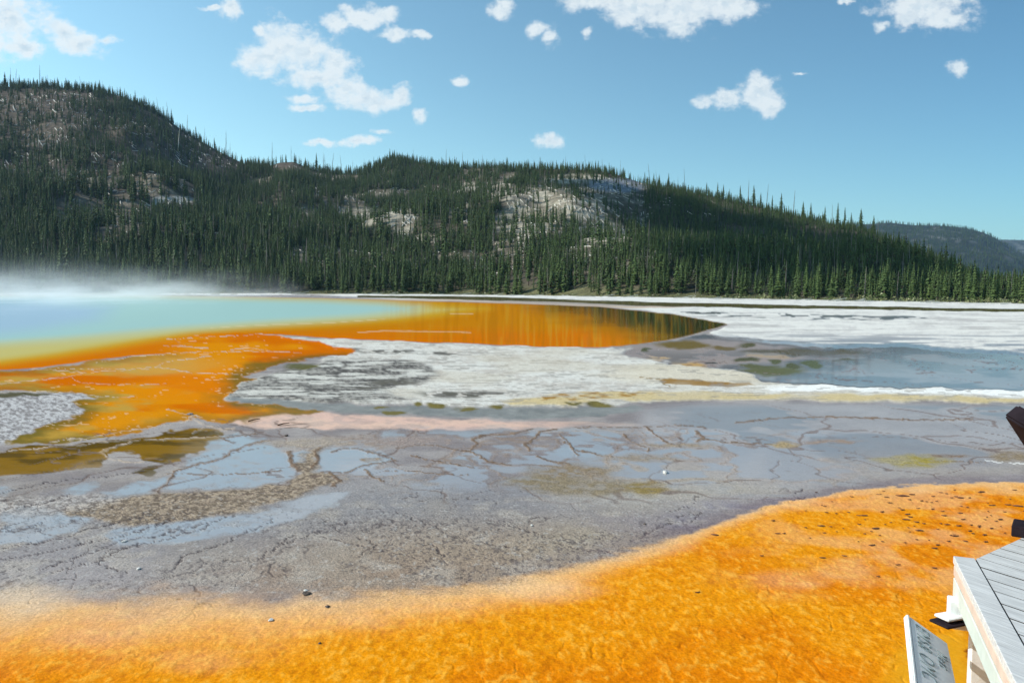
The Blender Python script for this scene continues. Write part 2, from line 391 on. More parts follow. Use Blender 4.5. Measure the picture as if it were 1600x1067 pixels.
paint(z_fan * ell(220, 570, 110, 14, .5) * .65, (.48, .31, .07), .5)
edge = z_fan * (1 - sstep(4, 46, S_fan + 20 * (s_px2 - .5))) * sstep(545, 560, PY) * (.5 + .5 * sstep(350, 370, PX) + .5 * (1 - sstep(120, 170, PX)) * sstep(615, 630, PY))
paint(np.clip(edge, 0, 1) * .85, (.13, .10, .015), .8, mir=.3)
paint(ell(470, 573, 25, 5), (.11, .10, .03), .6)
# olive-brown pools; the hill's mirror image is partly painted as dark brown
brown = [(-2500,800),(-400,730),(0,706),(40,697),(80,697),(160,690),(230,680),(300,670),(345,672),(352,684),(330,694),(310,702),(292,716),(262,724),(235,720),(215,712),(190,705),(165,708),(165,716),(150,728),(100,735),(40,741),(0,744),(-400,776),(-2500,860)]
z_br = zone(brown, 3)
paint(z_br, mixc((.11, .062, .006), (.24, .125, .008), sstep(.4, .6, s_px)), .95, .1, mir=.5)
paint(zone([(203,739),(235,728),(255,727),(245,736),(225,743)], 3), (.11, .065, .008), .95, .1, mir=.5)
threads = [([(-60,606),(0,600),(60,594),(110,588),(130,582),(80,578),(50,577)], 2.2),([(110,588),(125,598),(200,601),(260,600)], 1.4),([(130,582),(180,580),(240,573),(262,576),(300,583),(380,584)], 1.6),
    ([(60,574),(130,577),(240,576)], 1.2),([(245,574),(255,566),(330,556)], 1.4),([(150,566),(210,557),(300,550),(400,549),(440,549)], 1.2),([(0,614),(60,611),(110,613),(155,620),(210,620)], 2.0),
    ([(360,546),(385,543),(430,549),(470,552)], 1.8),([(255,541),(280,541),(325,544)], 2.6),([(262,530),(300,528),(410,522)], 1.3),([(262,640),(285,646),(297,648),(310,650)], 2.4),
    ([(-60,716),(0,706),(60,700),(130,694),(165,690),(230,687),(300,684),(360,681)], 2.2),([(105,686),(130,686),(150,682),(190,674),(240,668),(290,658),(300,650)], 2.2),
    ([(205,690),(170,700),(158,707),(172,716),(195,722),(225,722)], 3.0),([(300,652),(320,664),(350,672),(365,670)], 4.0),([(300,676),(320,668),(350,665)], 1.6),([(80,690),(130,686)], 1.4)]
for pts, wd in threads:
    mk = line(pts, wd)
    paint(mk * (.35 + .5 * sstep(.35, .6, s_px2)), mixc((.34, .26, .20), (.60, .48, .36), s_px3), .15, .6, mir=.05)
    Z += mk * .006
paint((z_fan * sstep(.72, .78, fbm(PX / 9, PY / 1.6, 2, 93)) * sstep(.5, .6, s_px)) * .5, (.66, .46, .26), .1)
# pale grey pebbles, far left
z_peb = zone([(-2500,720),(-400,622),(0,615),(100,614),(140,620),(104,630),(112,634),(135,641),(100,655),(70,664),(35,680),(5,694),(-60,705),(-2500,800)], 6)
paint(z_peb, mixc((.24, .22, .21), (.52, .50, .48), sstep(.3, .7, s_px3)), .12, 1, mir=.03)
paint(ell(10, 617, 26, 4) + ell(50, 616, 18, 2.5), (.10, .09, .05), .5)

# --- pink rib
pink = zone([(366,662),(395,652),(440,646),(520,646),(600,650),(700,654),(800,658),(900,661),(1020,663),(940,667),(800,670),(700,671),(600,672),(500,671),(420,669)], 6)
paint(pink * (.62 + .3 * sstep(.35, .6, s_px2)) * (1 - .75 * sstep(760, 1000, PX)), mixc((.66, .42, .34), (.70, .48, .35), s_px), .3, .3, mir=.12)

# --- foreground flat: tone map over broad areas
mid = sstep(655, 690, PY)
def tone(cx, cy, rx, ry, col, amt, wet=None, gran=None, mir=None, soft=.7):
    d = np.hypot((PX + 60 * (s_px - .5) - cx) / rx, (PY + 30 * (n_big - .5) - cy) / ry)
    paint((1 - sstep(1 - soft, 1 + soft, d)) * amt, col, wet, gran, mir)
paint(zone([(1000,640),(1100,630),(1400,632),(1700,640),(2600,680),(2600,760),(1700,700),(1300,690),(1000,700)], 20, wx=PX, wy=PY), mixc((.285, .255, .245), (.41, .37, .35), s_px), .75, .3, mir=.45)
tone(150, 830, 420, 60, (.26, .232, .222), .7, .8, .5, .5)
tone(640, 800, 330, 55, (.245, .228, .222), .75, .8, .7, .4)
tone(60, 900, 260, 40, (.38, .335, .31), .6, .5, .5, .3)
tone(800, 875, 360, 58, (.32, .24, .165), .85, .35, .9, .15)
tone(600, 905, 260, 28, (.29, .21, .15), .8, .35, .9, .15)
tone(1000, 850, 150, 40, (.36, .30, .22), .8, .3, .8, .15)
tone(1080, 760, 170, 35, (.38, .345, .29), .8, .35, .7, .2)
tone(1300, 730, 300, 30, (.37, .325, .30), .75, .5, .5, .3)
tone(1030, 812, 90, 16, (.20, .175, .21), .7, .75, .5, .35)
tone(1180, 785, 120, 12, (.22, .19, .22), .7, .7, .5, .35)
blot = sstep(.45, .7, fbm(X / .7, Y / .7, 4, 101)) * sstep(700, 740, PY)
paint(blot * .35, (.34, .29, .23), .35, .8, mir=.1)
blot2 = sstep(.5, .75, fbm(X / .28, Y / .28, 4, 103)) * sstep(760, 800, PY)
paint(blot2 * .5, (.42, .37, .31), .2, .9, mir=.05)

# shallow mirror puddles divided by low terracette rims
wx_ = X / 1.6 + (fbm(X / .6, Y / .6, 3, 111) - .5) * 1.1; wy_ = Y / 2.6 + (fbm(X / .6, Y / .6, 3, 113) - .5) * 1.1
we, cid = worley(wx_, wy_, 4)
rimzone = sstep(664, 680, PY + 10 * (s_px - .5)) * (1 - sstep(745, 775, PY + 40 * (s_px - .5) - (PX - 600) * .0)) * sstep(380, 470, PX) * (1 - sstep(1080, 1500, PX + 80 * (s_px - .5)))
pud = rimzone * sstep(.10, .16, we + .12 * (n_mid - .5)) * sstep(.12, .3, cid)
paint(pud * .85, (.31, .305, .315), 1.0, .05, mir=.95)
rim = .6 * rimzone * (1 - sstep(.012, .04, we + .04 * (n_sml - .5))) * sstep(.25, .45, n_big + .1)
paint(rim * .9, mixc((.20, .13, .085), (.36, .27, .20), n_sml), .2, .9, mir=0)
Z += rim * .006
# finer rims farther out and across the slate field
we2, cid2 = worley(X / 2.6 + (fbm(X / 1.4, Y / 1.4, 3, 121) - .5), Y / 4.6 + (fbm(X / 1.4, Y / 1.4, 3, 123) - .5), 8)
z2 = (sstep(1000, 1100, PX) * sstep(628, 640, PY) * (1 - sstep(700, 740, PY)) + z_slate * sstep(540, 560, PY)) * (1 - z_isl * .95)
z2 = np.clip(z2, 0, 1)
paint(z2 * (1 - sstep(.010, .034, we2)) * .7, (.17, .12, .10), .35, .5, mir=.1)
paint(z2 * sstep(.3, .45, cid2) * sstep(.1, .2, we2) * .6, (.19, .185, .19), .95, .1, mir=.8)
# traced puddles on the left
for poly in [[(262,763),(270,742),(300,716),(318,702),(345,682),(368,676),(400,684),(430,697),(452,708),(462,730),(466,742),(440,752),(400,759),(330,763)],
             [(494,722),(500,708),(540,702),(590,704),(612,716),(585,730),(560,736),(520,738),(500,733)],[(452,712),(470,705),(488,712),(486,726),(468,730)],
             [(100,764),(118,757),(150,752),(152,766),(128,774),(104,772)],[(150,790),(165,770),(215,752),(262,745),(250,765),(200,780)],
             [(0,800),(40,792),(110,800),(150,808),(120,830),(60,845),(0,850)],[(160,835),(230,818),(330,808),(420,798),(470,775),(540,770),(500,800),(400,830),(260,850),(180,850)],
             [(-300,765),(0,758),(20,765),(-20,780),(-300,800)],[(850,706),(880,700),(930,700),(960,706),(940,716),(890,718)]]:
    zz = zone(poly, 7) * (.55 + .45 * sstep(.3, .5, s_px2)); paint(zz, (.32, .325, .335), 1.0, .03, mir=1.0)
# gravel bar
bar = zone([(95,792),(150,782),(200,778),(250,770),(300,768),(380,764),(440,756),(468,744),(462,726),(470,712),(488,700),(505,694),(496,706),(490,722),(492,736),(520,742),(545,752),(500,760),(470,775),(440,784),(400,793),(350,803),(300,812),(240,818),(200,822),(160,812),(110,808)], 9)
paint(bar, mixc((.17, .13, .095), (.36, .28, .20), sstep(.35, .65, n_xs)), .15, .8, mir=.03)
Z += bar * (.004 + .005 * (n_xs - .4))
gb2 = zone([(-60,770),(60,776),(150,772),(200,776),(120,800),(60,806),(-60,800)], 14)
paint(gb2 * .7, mixc((.20, .17, .15), (.50, .45, .40), sstep(.35,.65,n_xs)), .2, 1, mir=.05)
# rust film rims
rims = [([(366,692),(345,686),(380,680),(400,678)], 1.6),([(245,768),(262,756),(272,736),(300,728),(350,716),(366,704),(400,692),(420,688)], 1.8),([(262,740),(330,742),(380,740),(440,736)], 1.0),([(452,706),(455,722),(468,736)], 3.4),
    ([(486,732),(498,720),(492,706),(505,698),(530,692)], 2.2),([(500,738),(540,738),(565,728),(600,722),(620,721),(600,712),(575,706),(560,702)], 1.6),([(560,702),(535,700),(520,706)], 1.6),
    ([(570,734),(580,745),(600,752)], 2.2),([(516,740),(530,752),(520,760)], 3.0),([(620,700),(660,694),(700,700),(740,708)], 1.5),([(735,704),(745,694),(738,686),(760,680),(800,678),(830,670)], 2.0),
    ([(740,708),(765,722),(800,728)], 1.8),([(826,704),(820,694),(836,684),(842,675),(870,670)], 2.4),([(838,712),(860,720),(890,726)], 2.4),([(880,690),(896,702),(940,712),(980,716)], 1.4),
    ([(875,680),(890,695),(905,712)], 1.4),([(975,678),(985,690),(1015,700),(1010,706)], 1.2),([(1010,668),(1022,678),(1040,690),(1060,698)], 2.0),([(1088,674),(1098,684),(1090,690)], 3.0),([(1098,686),(1140,692),(1200,694),(1230,697)], 1.6),
    ([(640,712),(690,722),(740,730)], 1.2),([(600,737),(640,736),(680,740),(730,742)], 1.0),([(900,668),(1000,668),(1070,664),(1100,668)], 1.2),([(1150,660),(1230,652),(1330,652),(1420,656),(1520,655)], 1.8),([(1450,720),(1540,722)], .8)]
for pts, wd in rims:
    mk = line(pts, wd * 1.25 + .3); paint(mk * .95, mixc((.12, .08, .055), (.27, .19, .13), s_px2), .25, .9, mir=0); Z += mk * .006
# dark contraction cracks, diagonal, front left
dark = [([(0,855),(60,848),(100,840),(140,826),(220,808),(300,800)], 1.5),([(0,875),(60,865),(120,850),(200,835),(300,800)], 1.2),([(60,890),(130,868),(190,845),(240,838),(320,818),(370,805)], 1.5),([(80,895),(150,878),(170,862),(220,848)], 1.2),
    ([(200,895),(180,888),(152,880),(165,870),(200,855),(250,845),(330,820)], 1.6),([(270,888),(285,870),(330,855),(370,840),(430,812)], 1.6),([(350,872),(362,878),(400,872),(420,860),(460,835)], 1.2),([(0,770),(60,757),(110,748),(165,745),(230,735)], 1.0),
    ([(0,795),(70,785),(110,770)], 1.2),([(400,875),(440,850),(480,838),(520,820),(560,815)], 1.3),([(500,838),(560,852),(600,860),(650,870)], 1.5),([(650,848),(680,852),(690,868),(700,880)], 2.2),([(700,838),(760,848),(800,856)], 1.2),
    ([(560,840),(590,850),(560,870)], 1.6),([(620,800),(660,815),(700,830)], 1.4),([(760,810),(800,822),(860,840),(920,850)], 1.2),([(860,845),(900,858),(950,862)], 1.2),([(1000,840),(1040,820),(1060,815)], 1.6),([(1080,815),(1095,800),(1060,806)], 1.2),
    ([(1190,795),(1230,785),(1260,775)], 1.5),([(1040,800),(1080,790),(1090,775)], 1.1),([(1245,770),(1260,762)], 1.6)]
for pts, wd in dark:
    mk = line(pts, wd, j=1.6); paint(mk * .8, (.05, .04, .042), .3, .5, mir=.05); Z -= mk * .006
def net(cx, cy, wob, seed, px_w):      # long, joined shrinkage cracks; width stays a thin line
    wx2 = X / cx + (fbm(X / cx / .7, Y / cy / .7, 4, seed) - .5) * wob; wy2 = Y / cy + (fbm(X / cx / .7, Y / cy / .7, 4, seed + 3) - .5) * wob
    e_, c_ = worley(wx2, wy2, seed)
    return 1 - sstep(px_w * .35, px_w, e_ / (.35 + Y / 14))
n1_ = net(1.9, 2.2, 1.5, 501, .032) * sstep(640, 660, PY) * (1 - sstep(770, 800, PY)) * sstep(.36, .5, fbm(X / 2.5, Y / 3, 3, 505)) * (1 - pud * .3)
paint(n1_ * .7, (.15, .105, .085), .3, .6, mir=.05); Z -= n1_ * .003
n2_ = net(.75, 1.0, 1.6, 511, .028) * sstep(740, 780, PY) * sstep(.32, .48, fbm(X / 1.3, Y / 1.3, 3, 515))
paint(n2_ * .75, (.085, .068, .065), .3, .6, mir=.05); Z -= n2_ * .004
n3_ = net(.16, .22, 1.4, 521, .045) * sstep(770, 810, PY) * sstep(.46, .62, fbm(X / .8, Y / .8, 3, 525))
paint(n3_ * .55, (.10, .082, .08), .3, .6, mir=.05)
pit = sstep(.60, .70, fbm(X / .026, Y / .045, 2, 135)) * sstep(780, 830, PY) * sstep(.42, .6, fbm(X / .9, Y / .9, 3, 137))
paint(pit * .6, (.07, .06, .065), .3, mir=.03)
spk = sstep(.72, .78, fbm(X / .04, Y / .05, 2, 139)) * sstep(740, 800, PY)
paint(spk * .3, (.52, .50, .46), .1)

# patches
for (cx, cy, rx, ry, c) in [(1440,721,42,10,(.33,.26,.06)),(1400,719,36,6,(.33,.28,.16)),(1490,712,25,3,(.22,.15,.10)),(1580,713,30,8,(.26,.20,.13)),(895,737,60,12,(.25,.19,.12)),(850,752,55,10,(.24,.19,.12)),
    (920,762,80,12,(.25,.20,.13)),(1010,764,32,10,(.26,.19,.07)),(1225,695,20,4,(.36,.27,.15)),(1300,690,40,3,(.30,.22,.17)),(560,690,90,9,(.30,.24,.20)),(480,692,60,8,(.36,.30,.24)),(640,688,60,6,(.30,.24,.21)),(577,720,12,3,(.28,.20,.13)),(1060,696,45,5,(.30,.24,.18)),(1000,715,60,6,(.29,.24,.19))]:
    paint(ell(cx, cy, rx, ry, .5) * (.55 + .45 * sstep(.35, .55, n_sml)), c, .2, .9, mir=.03)
paint(line([(1540,719),(1570,723),(1640,726)], 1.6), (.75, .72, .66), 0)

# --- orange microbial mat in front
bx = np.array([-2500,-300,0,100,250,400,500,600,700,780,870,950,1010,1080,1130,1180,1230,1300,1380,1450,1520,1600,1700,2600])
by = np.array([960,950,946,944,942,946,940,934,926,914,896,874,856,836,816,799,785,772,763,758,755,755,756,790])
bs = np.array([46,46,44,40,38,36,26,22,18,18,16,12,9,6,4,3,2.5,2,2,2,2,2,2,2])
yb = np.interp(PX, bx, by); ys = np.interp(PX, bx, bs)
dm = PY - yb + (n_mid - .5) * ys * 1.3 + (s_px2 - .5) * 7 + (s_px - .5) * 10
z_mat = sstep(-ys, ys, dm)
pale = np.exp(-((dm - ys * .3) / (ys * 1.1 + 7)) ** 2)
paint(np.clip(np.exp(-((dm + ys * 1.0 + 3) / (ys + 6)) ** 2), 0, 1) * .55 * sstep(700, 1100, PX), (.16, .11, .12), .5, mir=.3)
m1 = fbm(X / .9, Y / .9, 4, 141); m2 = fbm(X / .030, Y / .055, 3, 143); m3 = fbm(X / .07, Y / .10, 3, 145)
mc = mixc((.74, .26, .004), (.68, .185, .002), .8 * sstep(.42, .68, m1 + .10 * sstep(1000, 1080, PY)))
mc = mixc(mc, (.88, .42, .045), sstep(.50, .72, m2 * .6 + m3 * .4) * .6)
mc = mixc(mc, (.46, .11, .002), sstep(.56, .70, 1 - (m2 * .65 + m3 * .35)) * .45)
paint(z_mat, mc, .7, .42, mir=.06)
paint(pale * sstep(-ys, 0, dm) * .55, (.78, .50, .24), .3)  # pale transition colour; at left the faint vapour is painted in with it
paleR = sstep(.48, .68, fbm(X / .55, Y / .55, 4, 147)) * np.clip(sstep(1050, 1350, PX) * (1 - sstep(900, 960, PY)), 0, 1)
paint(z_mat * paleR * .32, (.80, .52, .26), .25)
for (cx, cy, rx, ry, a_) in [(310,1030,60,16,.16),(150,990,60,16,.16),(850,915,70,16,.4),(40,930,60,22,.6),(560,968,30,10,.15),(1230,905,60,12,.2)]:
    tone(cx, cy, rx, ry, (.82, .58, .34), a_ * .9)
smo = zone([(1380,1067),(1420,1000),(1500,985),(1560,1100),(1560,1300),(1300,1300)], 30)
paint(smo * .8, (.70, .33, .012), .8, .1, mir=.1)
paint(ell(1528, 1015, 12, 14) , (.25, .06, .004), .4)  # shade by the deck edge painted as a dark red-brown spot
Z += z_mat * ((m2 - .5) * .004 + (m3 - .5) * .005) * (1 - smo)
Z += (GRAN * (1 - WET)) * (n_sml - .5) * .012 * (1 - z_mat)
# gentle mounding of the white terraces
Z += (z_isl * .05 * (fbm(X / 3, Y / 5, 3, 151)) + z_farw * .10 * fbm(X / 8, Y / 20, 3, 153)) * (1 - z_pool)
Z *= (1 - z_pool)
WET = np.clip(WET, 0, 1); MIR = np.clip(MIR, 0, 1); COL = np.clip(COL, 0.002, .9)

def ground_material():
    m, nt, p = material('wet_sinter_and_mats')
    at_c = nt.new('ShaderNodeAttribute', attribute_name='albedo')
    at_s = nt.new('ShaderNodeAttribute', attribute_name='surf')
    sp = nt.new('ShaderNodeSeparateColor'); nt.l.new(at_s.outputs['Color'], sp.inputs[0])
    wet, gran, mir = sp.outputs[0], sp.outputs[1], sp.outputs[2]
    P = nt.new('ShaderNodeNewGeometry').outputs['Position']
    n1 = nt.noise(P, 38, 3, .65); n2 = nt.noise(P, 9, 4, .6)
    f = nt.math('MULTIPLY_ADD', nt.math('SUBTRACT', n1, .5), nt.math('MULTIPLY', gran, 2.0), 1.0)
    f2 = nt.math('MULTIPLY_ADD', nt.math('SUBTRACT', n2, .5), nt.math('MULTIPLY', gran, .9), f)
    col = nt.vec('SCALE', at_c.outputs['Color']); nt.l.new(nt.math('MAXIMUM', f2, .15), col.node.inputs['Scale'])
    nt.n.remove(p)
    df = nt.new('ShaderNodeBsdfDiffuse'); gl = nt.new('ShaderNodeBsdfGlossy'); mx = nt.new('ShaderNodeMixShader')
    nt.put(df.inputs['Color'], col)
    b = nt.new('ShaderNodeBump'); b.inputs['Distance'].default_value = .02
    nt.put(b.inputs['Strength'], nt.math('MULTIPLY', gran, .8))
    nt.put(b.inputs['Height'], nt.math('ADD', n1, n2))
    nt.l.new(b.outputs[0], df.inputs['Normal'])
    # wind ripples on open water
    rp = nt.noise(nt.scale3(P, 1.6, 5.0, 1), 1.0, 3, .6)
    b2 = nt.new('ShaderNodeBump'); b2.inputs['Distance'].default_value = .004; b2.inputs['Strength'].default_value = .35
    nt.put(b2.inputs['Height'], nt.math('MULTIPLY_ADD', n1, nt.math('MULTIPLY', gran, 2.0), rp)); nt.l.new(b2.outputs[0], gl.inputs['Normal'])
    ro = nt.math('MULTIPLY_ADD', nt.range(wet, .25, .9), -.40, .45)
    nt.put(gl.inputs['Roughness'], ro)
    fr = nt.new('ShaderNodeFresnel'); fr.inputs['IOR'].default_value = 1.33
    k = nt.math('MULTIPLY', mir, .92)
    nt.put(mx.inputs[0], nt.math('MULTIPLY', fr.outputs[0], k))
    nt.l.new(df.outputs[0], mx.inputs[1]); nt.l.new(gl.outputs[0], mx.inputs[2])
    nt.l.new(mx.outputs[0], nt.n['Material Output'].inputs['Surface'])
    return m
GM = ground_material()
V = np.stack([X, Y, Z], -1).reshape(-1, 3)
rws, cls = sh
idx = np.arange(rws * cls).reshape(sh)
Fc = np.stack([idx[:-1, :-1], idx[1:, :-1], idx[1:, 1:], idx[:-1, 1:]], -1).reshape(-1, 4)
cen = lambda a_: a_[:-1, :-1].reshape(-1)
lab = np.zeros(len(Fc), int)
lab[cen(np.maximum(z_fan, z_br)) > .5] = 2
lab[cen(z_pool) > .5] = 1
lab[cen(z_mat) > .5] = 3
cF = COL.reshape(-1, 3); sF = np.stack([WET, GRAN, MIR], -1).reshape(-1, 3)
for k, nm in enumerate(['sinter_ground', 'hot_spring_water', 'runoff_water', 'microbial_mat']):
    fs = Fc[lab == k]; used = np.unique(fs); mp = np.zeros(len(V), int); mp[used] = np.arange(len(used))
    me = mesh_np(nm, V[used], mp[fs], [GM]); col_attr(me, 'albedo', cF[used]); col_attr(me, 'surf', sF[used])
    link(nm, me, kind='structure')
# plain beyond and behind
big = np.array([(-6000, -3000, -.25), (6000, -3000, -.25), (6000, 9000, -.25), (-6000, 9000, -.25)], float)
link('ground', mesh_np('ground', big, np.array([[0, 1, 2, 3]]), [simple('plain_soil', (.24, .20, .14), .9, .2, .02)]), kind='structure')

# ------------------------------------------------------------------ hills
sk = np.array([(-900,190),(-400,150),(-100,138),(0,142),(50,142),(100,143),(150,147),(200,157),(250,180),(300,214),(350,242),(385,259),(420,264),(440,257),(462,256),(490,268),(520,274),(560,274),(590,262),(615,250),(645,256),(700,264),(800,266),(870,267),(930,269),(960,275),(1000,288),(1050,298),(1100,306),(1150,317),(1200,329),(1250,340),(1300,351),(1350,362),(1390,376),(1450,404),(1500,428),(1545,446),(1600,449),(1900,450),(2600,450)], float)
r0t = np.array([(-900,420),(0,345),(400,335),(700,300),(1000,235),(1300,192),(1600,168),(2000,150),(2600,150)], float)
r1t = np.array([(-900,950),(0,900),(300,820),(450,760),(600,760),(800,660),(960,620),(1100,600),(1300,520),(1450,430),(1600,400),(2600,400)], float)
def hill_z(x, y, fine=True):
    px, _ = to_px(x, y, np.full(np.shape(x), H))
    px = np.clip(px, -900, 2600)
    r = np.hypot(x, y)
    _, hy = px, 450.5 + (px - 800) * math.tan(ROLL)
    E = (hy - np.interp(px, sk[:, 0], sk[:, 1])) / F
    rr0 = np.interp(px, r0t[:, 0], r0t[:, 1]) ; rr1 = np.interp(px, r1t[:, 0], r1t[:, 1])
    t = (r - rr0) / (rr1 - rr0)
    tc = np.clip(t, 0, 1)
    g = .30 * tc + .70 * tc ** 1.0 * (1.45 - .45 * tc)
    # spurs and gullies; vanish on the skyline and at the foot
    nz = (fbm(x / 130, y / 130, 4, 201) - .5) * 62 + (fbm(x / 38, y / 38, 3, 205) - .5) * 15
    env = np.clip(np.sin(np.pi * np.clip(t, 0, 1)), 0, 1) * np.clip(E * 6, 0, 1)
    y_cos = np.hypot(x, y) / np.maximum(y, 1) if False else 1
    ycam = y
    z = H * (tc > 0) * tc + ycam * E * g + nz * env
    z = z - np.maximum(r - rr1, 0) * .30
    return np.where(t > 0, z, 0.0)
Ah = np.linspace(-1.35, 1.35, 620); Th = np.concatenate([np.linspace(-.03, 1.0, 150), np.linspace(1.01, 1.5, 20)])
A2, T2 = np.meshgrid(Ah, Th)
pxh = np.clip(800 + F * A2, -900, 2600)
rh = np.interp(pxh, r0t[:, 0], r0t[:, 1]) * (1 - T2) + np.interp(pxh, r1t[:, 0], r1t[:, 1]) * T2
yh = rh / np.sqrt(1 + A2 ** 2); xh = yh * A2
zh = hill_z(xh, yh); zh = np.where(T2 <= 0, -.15, zh)
# bare places seen on the slopes: x, y, half width, half height, share of trees missing
bare = [(60,150,110,12,.85),(160,152,60,8,.5),(250,186,50,12,.45),(310,225,40,12,.6),(900,345,60,22,.6),(720,330,20,20,.5),(480,300,30,10,.5),(180,300,20,8,.5),(70,190,120,42,.68),(200,215,110,45,.66),(300,245,70,26,.72),(60,262,70,22,.75),(165,262,34,16,.85),(345,250,40,14,.85),(30,165,90,16,.85),(270,313,42,7,1.0),(210,330,34,14,.45),(320,355,40,22,.45),
        (575,338,34,14,.85),(628,340,26,18,.85),(632,358,16,18,.8),(665,372,30,10,.6),(735,292,16,8,.8),(785,300,26,16,.75),(820,345,52,34,.72),(850,308,50,20,.8),(905,325,38,18,.75),(945,365,42,20,.75),(835,380,30,12,.6),(900,280,60,9,.8),(965,290,48,12,.92),
        (1010,388,34,10,.5),(450,258,26,6,1.0),(540,330,14,8,.7),(240,410,12,30,.5),(430,290,26,8,.5)]
def bare_at(px, py, ex=0):
    b = np.zeros(np.shape(px))
    for (cx, cy, rx, ry, s) in bare:
        d = np.hypot((px - cx) / (rx + ex * .4), (py - cy) / (ry + ex))
        b = np.maximum(b, s * (1 - sstep(.7, 1.15, d)))
    return b
hp = to_px(xh, yh, zh)
bm = bare_at(hp[0], hp[1] + 0)
hn = fbm(xh / 22, yh / 22, 4, 211)
hc = mixc((.045, .050, .028), (.10, .085, .06), sstep(.4, .65, hn))
pale_tan = mixc((.22, .19, .14), (.40, .36, .28), sstep(.35, .6, fbm(xh / 9, yh / 9, 3, 213)))  # pale tan soil of the open middle slopes
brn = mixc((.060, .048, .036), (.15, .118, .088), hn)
bcol = mixc(brn, pale_tan, sstep(430, 560, hp[0]))
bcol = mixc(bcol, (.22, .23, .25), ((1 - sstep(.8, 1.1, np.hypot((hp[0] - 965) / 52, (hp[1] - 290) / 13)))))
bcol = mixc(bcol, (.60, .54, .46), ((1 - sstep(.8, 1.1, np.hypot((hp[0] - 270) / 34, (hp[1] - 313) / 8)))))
gapm = (1 - ((hp[0] > 560) & (hp[0] < 720) & (hp[1] < 296))) * sstep(.48, .60, fbm(xh / 24, yh / 34, 4, 401)) * (1 - sstep(980, 1080, hp[0])) * .75
hc = hc * (1 - gapm)[..., None] + mixc((.12, .10, .072), (.25, .215, .16), sstep(.4, .6, fbm(xh / 7, yh / 7, 3, 215)))* gapm[..., None]
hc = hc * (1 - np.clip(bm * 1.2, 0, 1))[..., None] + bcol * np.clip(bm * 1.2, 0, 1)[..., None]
foot = sstep(.05, .01, T2) if False else (1 - sstep(.01, .05, T2))
hc = hc * (1 - foot * .7)[..., None] + np.array((.13, .13, .055)) * (foot * .7)[..., None]
mh, nt, p = material('hillside_soil')
ac = nt.new('ShaderNodeAttribute', attribute_name='albedo').outputs['Color']
Pp = nt.new('ShaderNodeNewGeometry').outputs['Position']
nn = nt.noise(Pp, .25, 5, .65); n3 = nt.noise(Pp, 1.2, 3, .6)
cc = nt.vec('SCALE', ac); nt.l.new(nt.range(nt.math('ADD', nn, nt.math('MULTIPLY', n3, .5)), .45, 1.05, .35, 1.6), cc.node.inputs['Scale'])
nt.put(p.inputs['Base Color'], cc); p.inputs['Roughness'].default_value = .95; p.inputs['Specular IOR Level'].default_value = .1
bb = nt.new('ShaderNodeBump'); bb.inputs['Distance'].default_value = 2.0; bb.inputs['Strength'].default_value = .7
nt.l.new(nn, bb.inputs['Height']); nt.l.new(bb.outputs[0], p.inputs['Normal'])
idh = np.arange(xh.size).reshape(xh.shape)
Fh = np.stack([idh[:-1, :-1], idh[:-1, 1:], idh[1:, 1:], idh[1:, :-1]], -1).reshape(-1, 4)
me = mesh_np('hills', np.stack([xh, yh, zh], -1).reshape(-1, 3), Fh, [mh]); col_attr(me, 'albedo', hc.reshape(-1, 3))
link('hills', me, kind='structure')

# far hills
def far_hill(name, pts, dist, depth, seed):
    pts = np.array(pts, float)
    a_ = np.linspace(pts[0, 0], pts[-1, 0], 160); tt = np.linspace(0, 1.25, 60)
    PXf, TF = np.meshgrid(a_, tt)
    yy = dist - depth + depth * TF; xx = (PXf - 800) / F * yy
    hy = 450.5 + (PXf - 800) * math.tan(ROLL)
    E = (hy - np.interp(PXf, pts[:, 0], pts[:, 1])) / F
    tc = np.clip(TF, 0, 1)
    zz = (H + yy * E) * (1 - (1 - tc) ** 1.5) + (fbm(xx / 160, yy / 160, 4, seed) - .5) * 60 * np.sin(np.pi * tc) - np.maximum(TF - 1, 0) * depth * .4
    zz = np.where(TF <= 0, -3, zz)
    c = mixc((.014, .020, .016), (.030, .036, .026), sstep(.4, .6, fbm(xx / 30, yy / 30, 4, seed + 3)))
    rock = sstep(.5, .62, fbm(xx / 35, yy / 35, 4, seed + 5) + .16 * sstep(1480, 1600, PXf) - .12) * sstep(.35, .6, TF)
    c = mixc(c, (.30, .30, .28), rock * .30)
    ii = np.arange(xx.size).reshape(xx.shape)
    ff = np.stack([ii[:-1, :-1], ii[:-1, 1:], ii[1:, 1:], ii[1:, :-1]], -1).reshape(-1, 4)
    me = mesh_np(name, np.stack([xx, yy, zz], -1).reshape(-1, 3), ff, [mh]); col_attr(me, 'albedo', c.reshape(-1, 3))
    link(name, me, kind='structure')
    return xx, yy, zz, rock
FH1 = far_hill('distant_hill', [(1250,352),(1340,352),(1385,349),(1420,353),(1470,354),(1500,357),(1530,364),(1560,378),(1600,402),(1650,430),(1750,446)], 3200, 1300, 301)
FH2 = far_hill('distant_hill', [(1440,380),(1520,378),(1560,375),(1600,376),(1700,372),(1900,385),(2300,420)], 5200, 1500, 311)

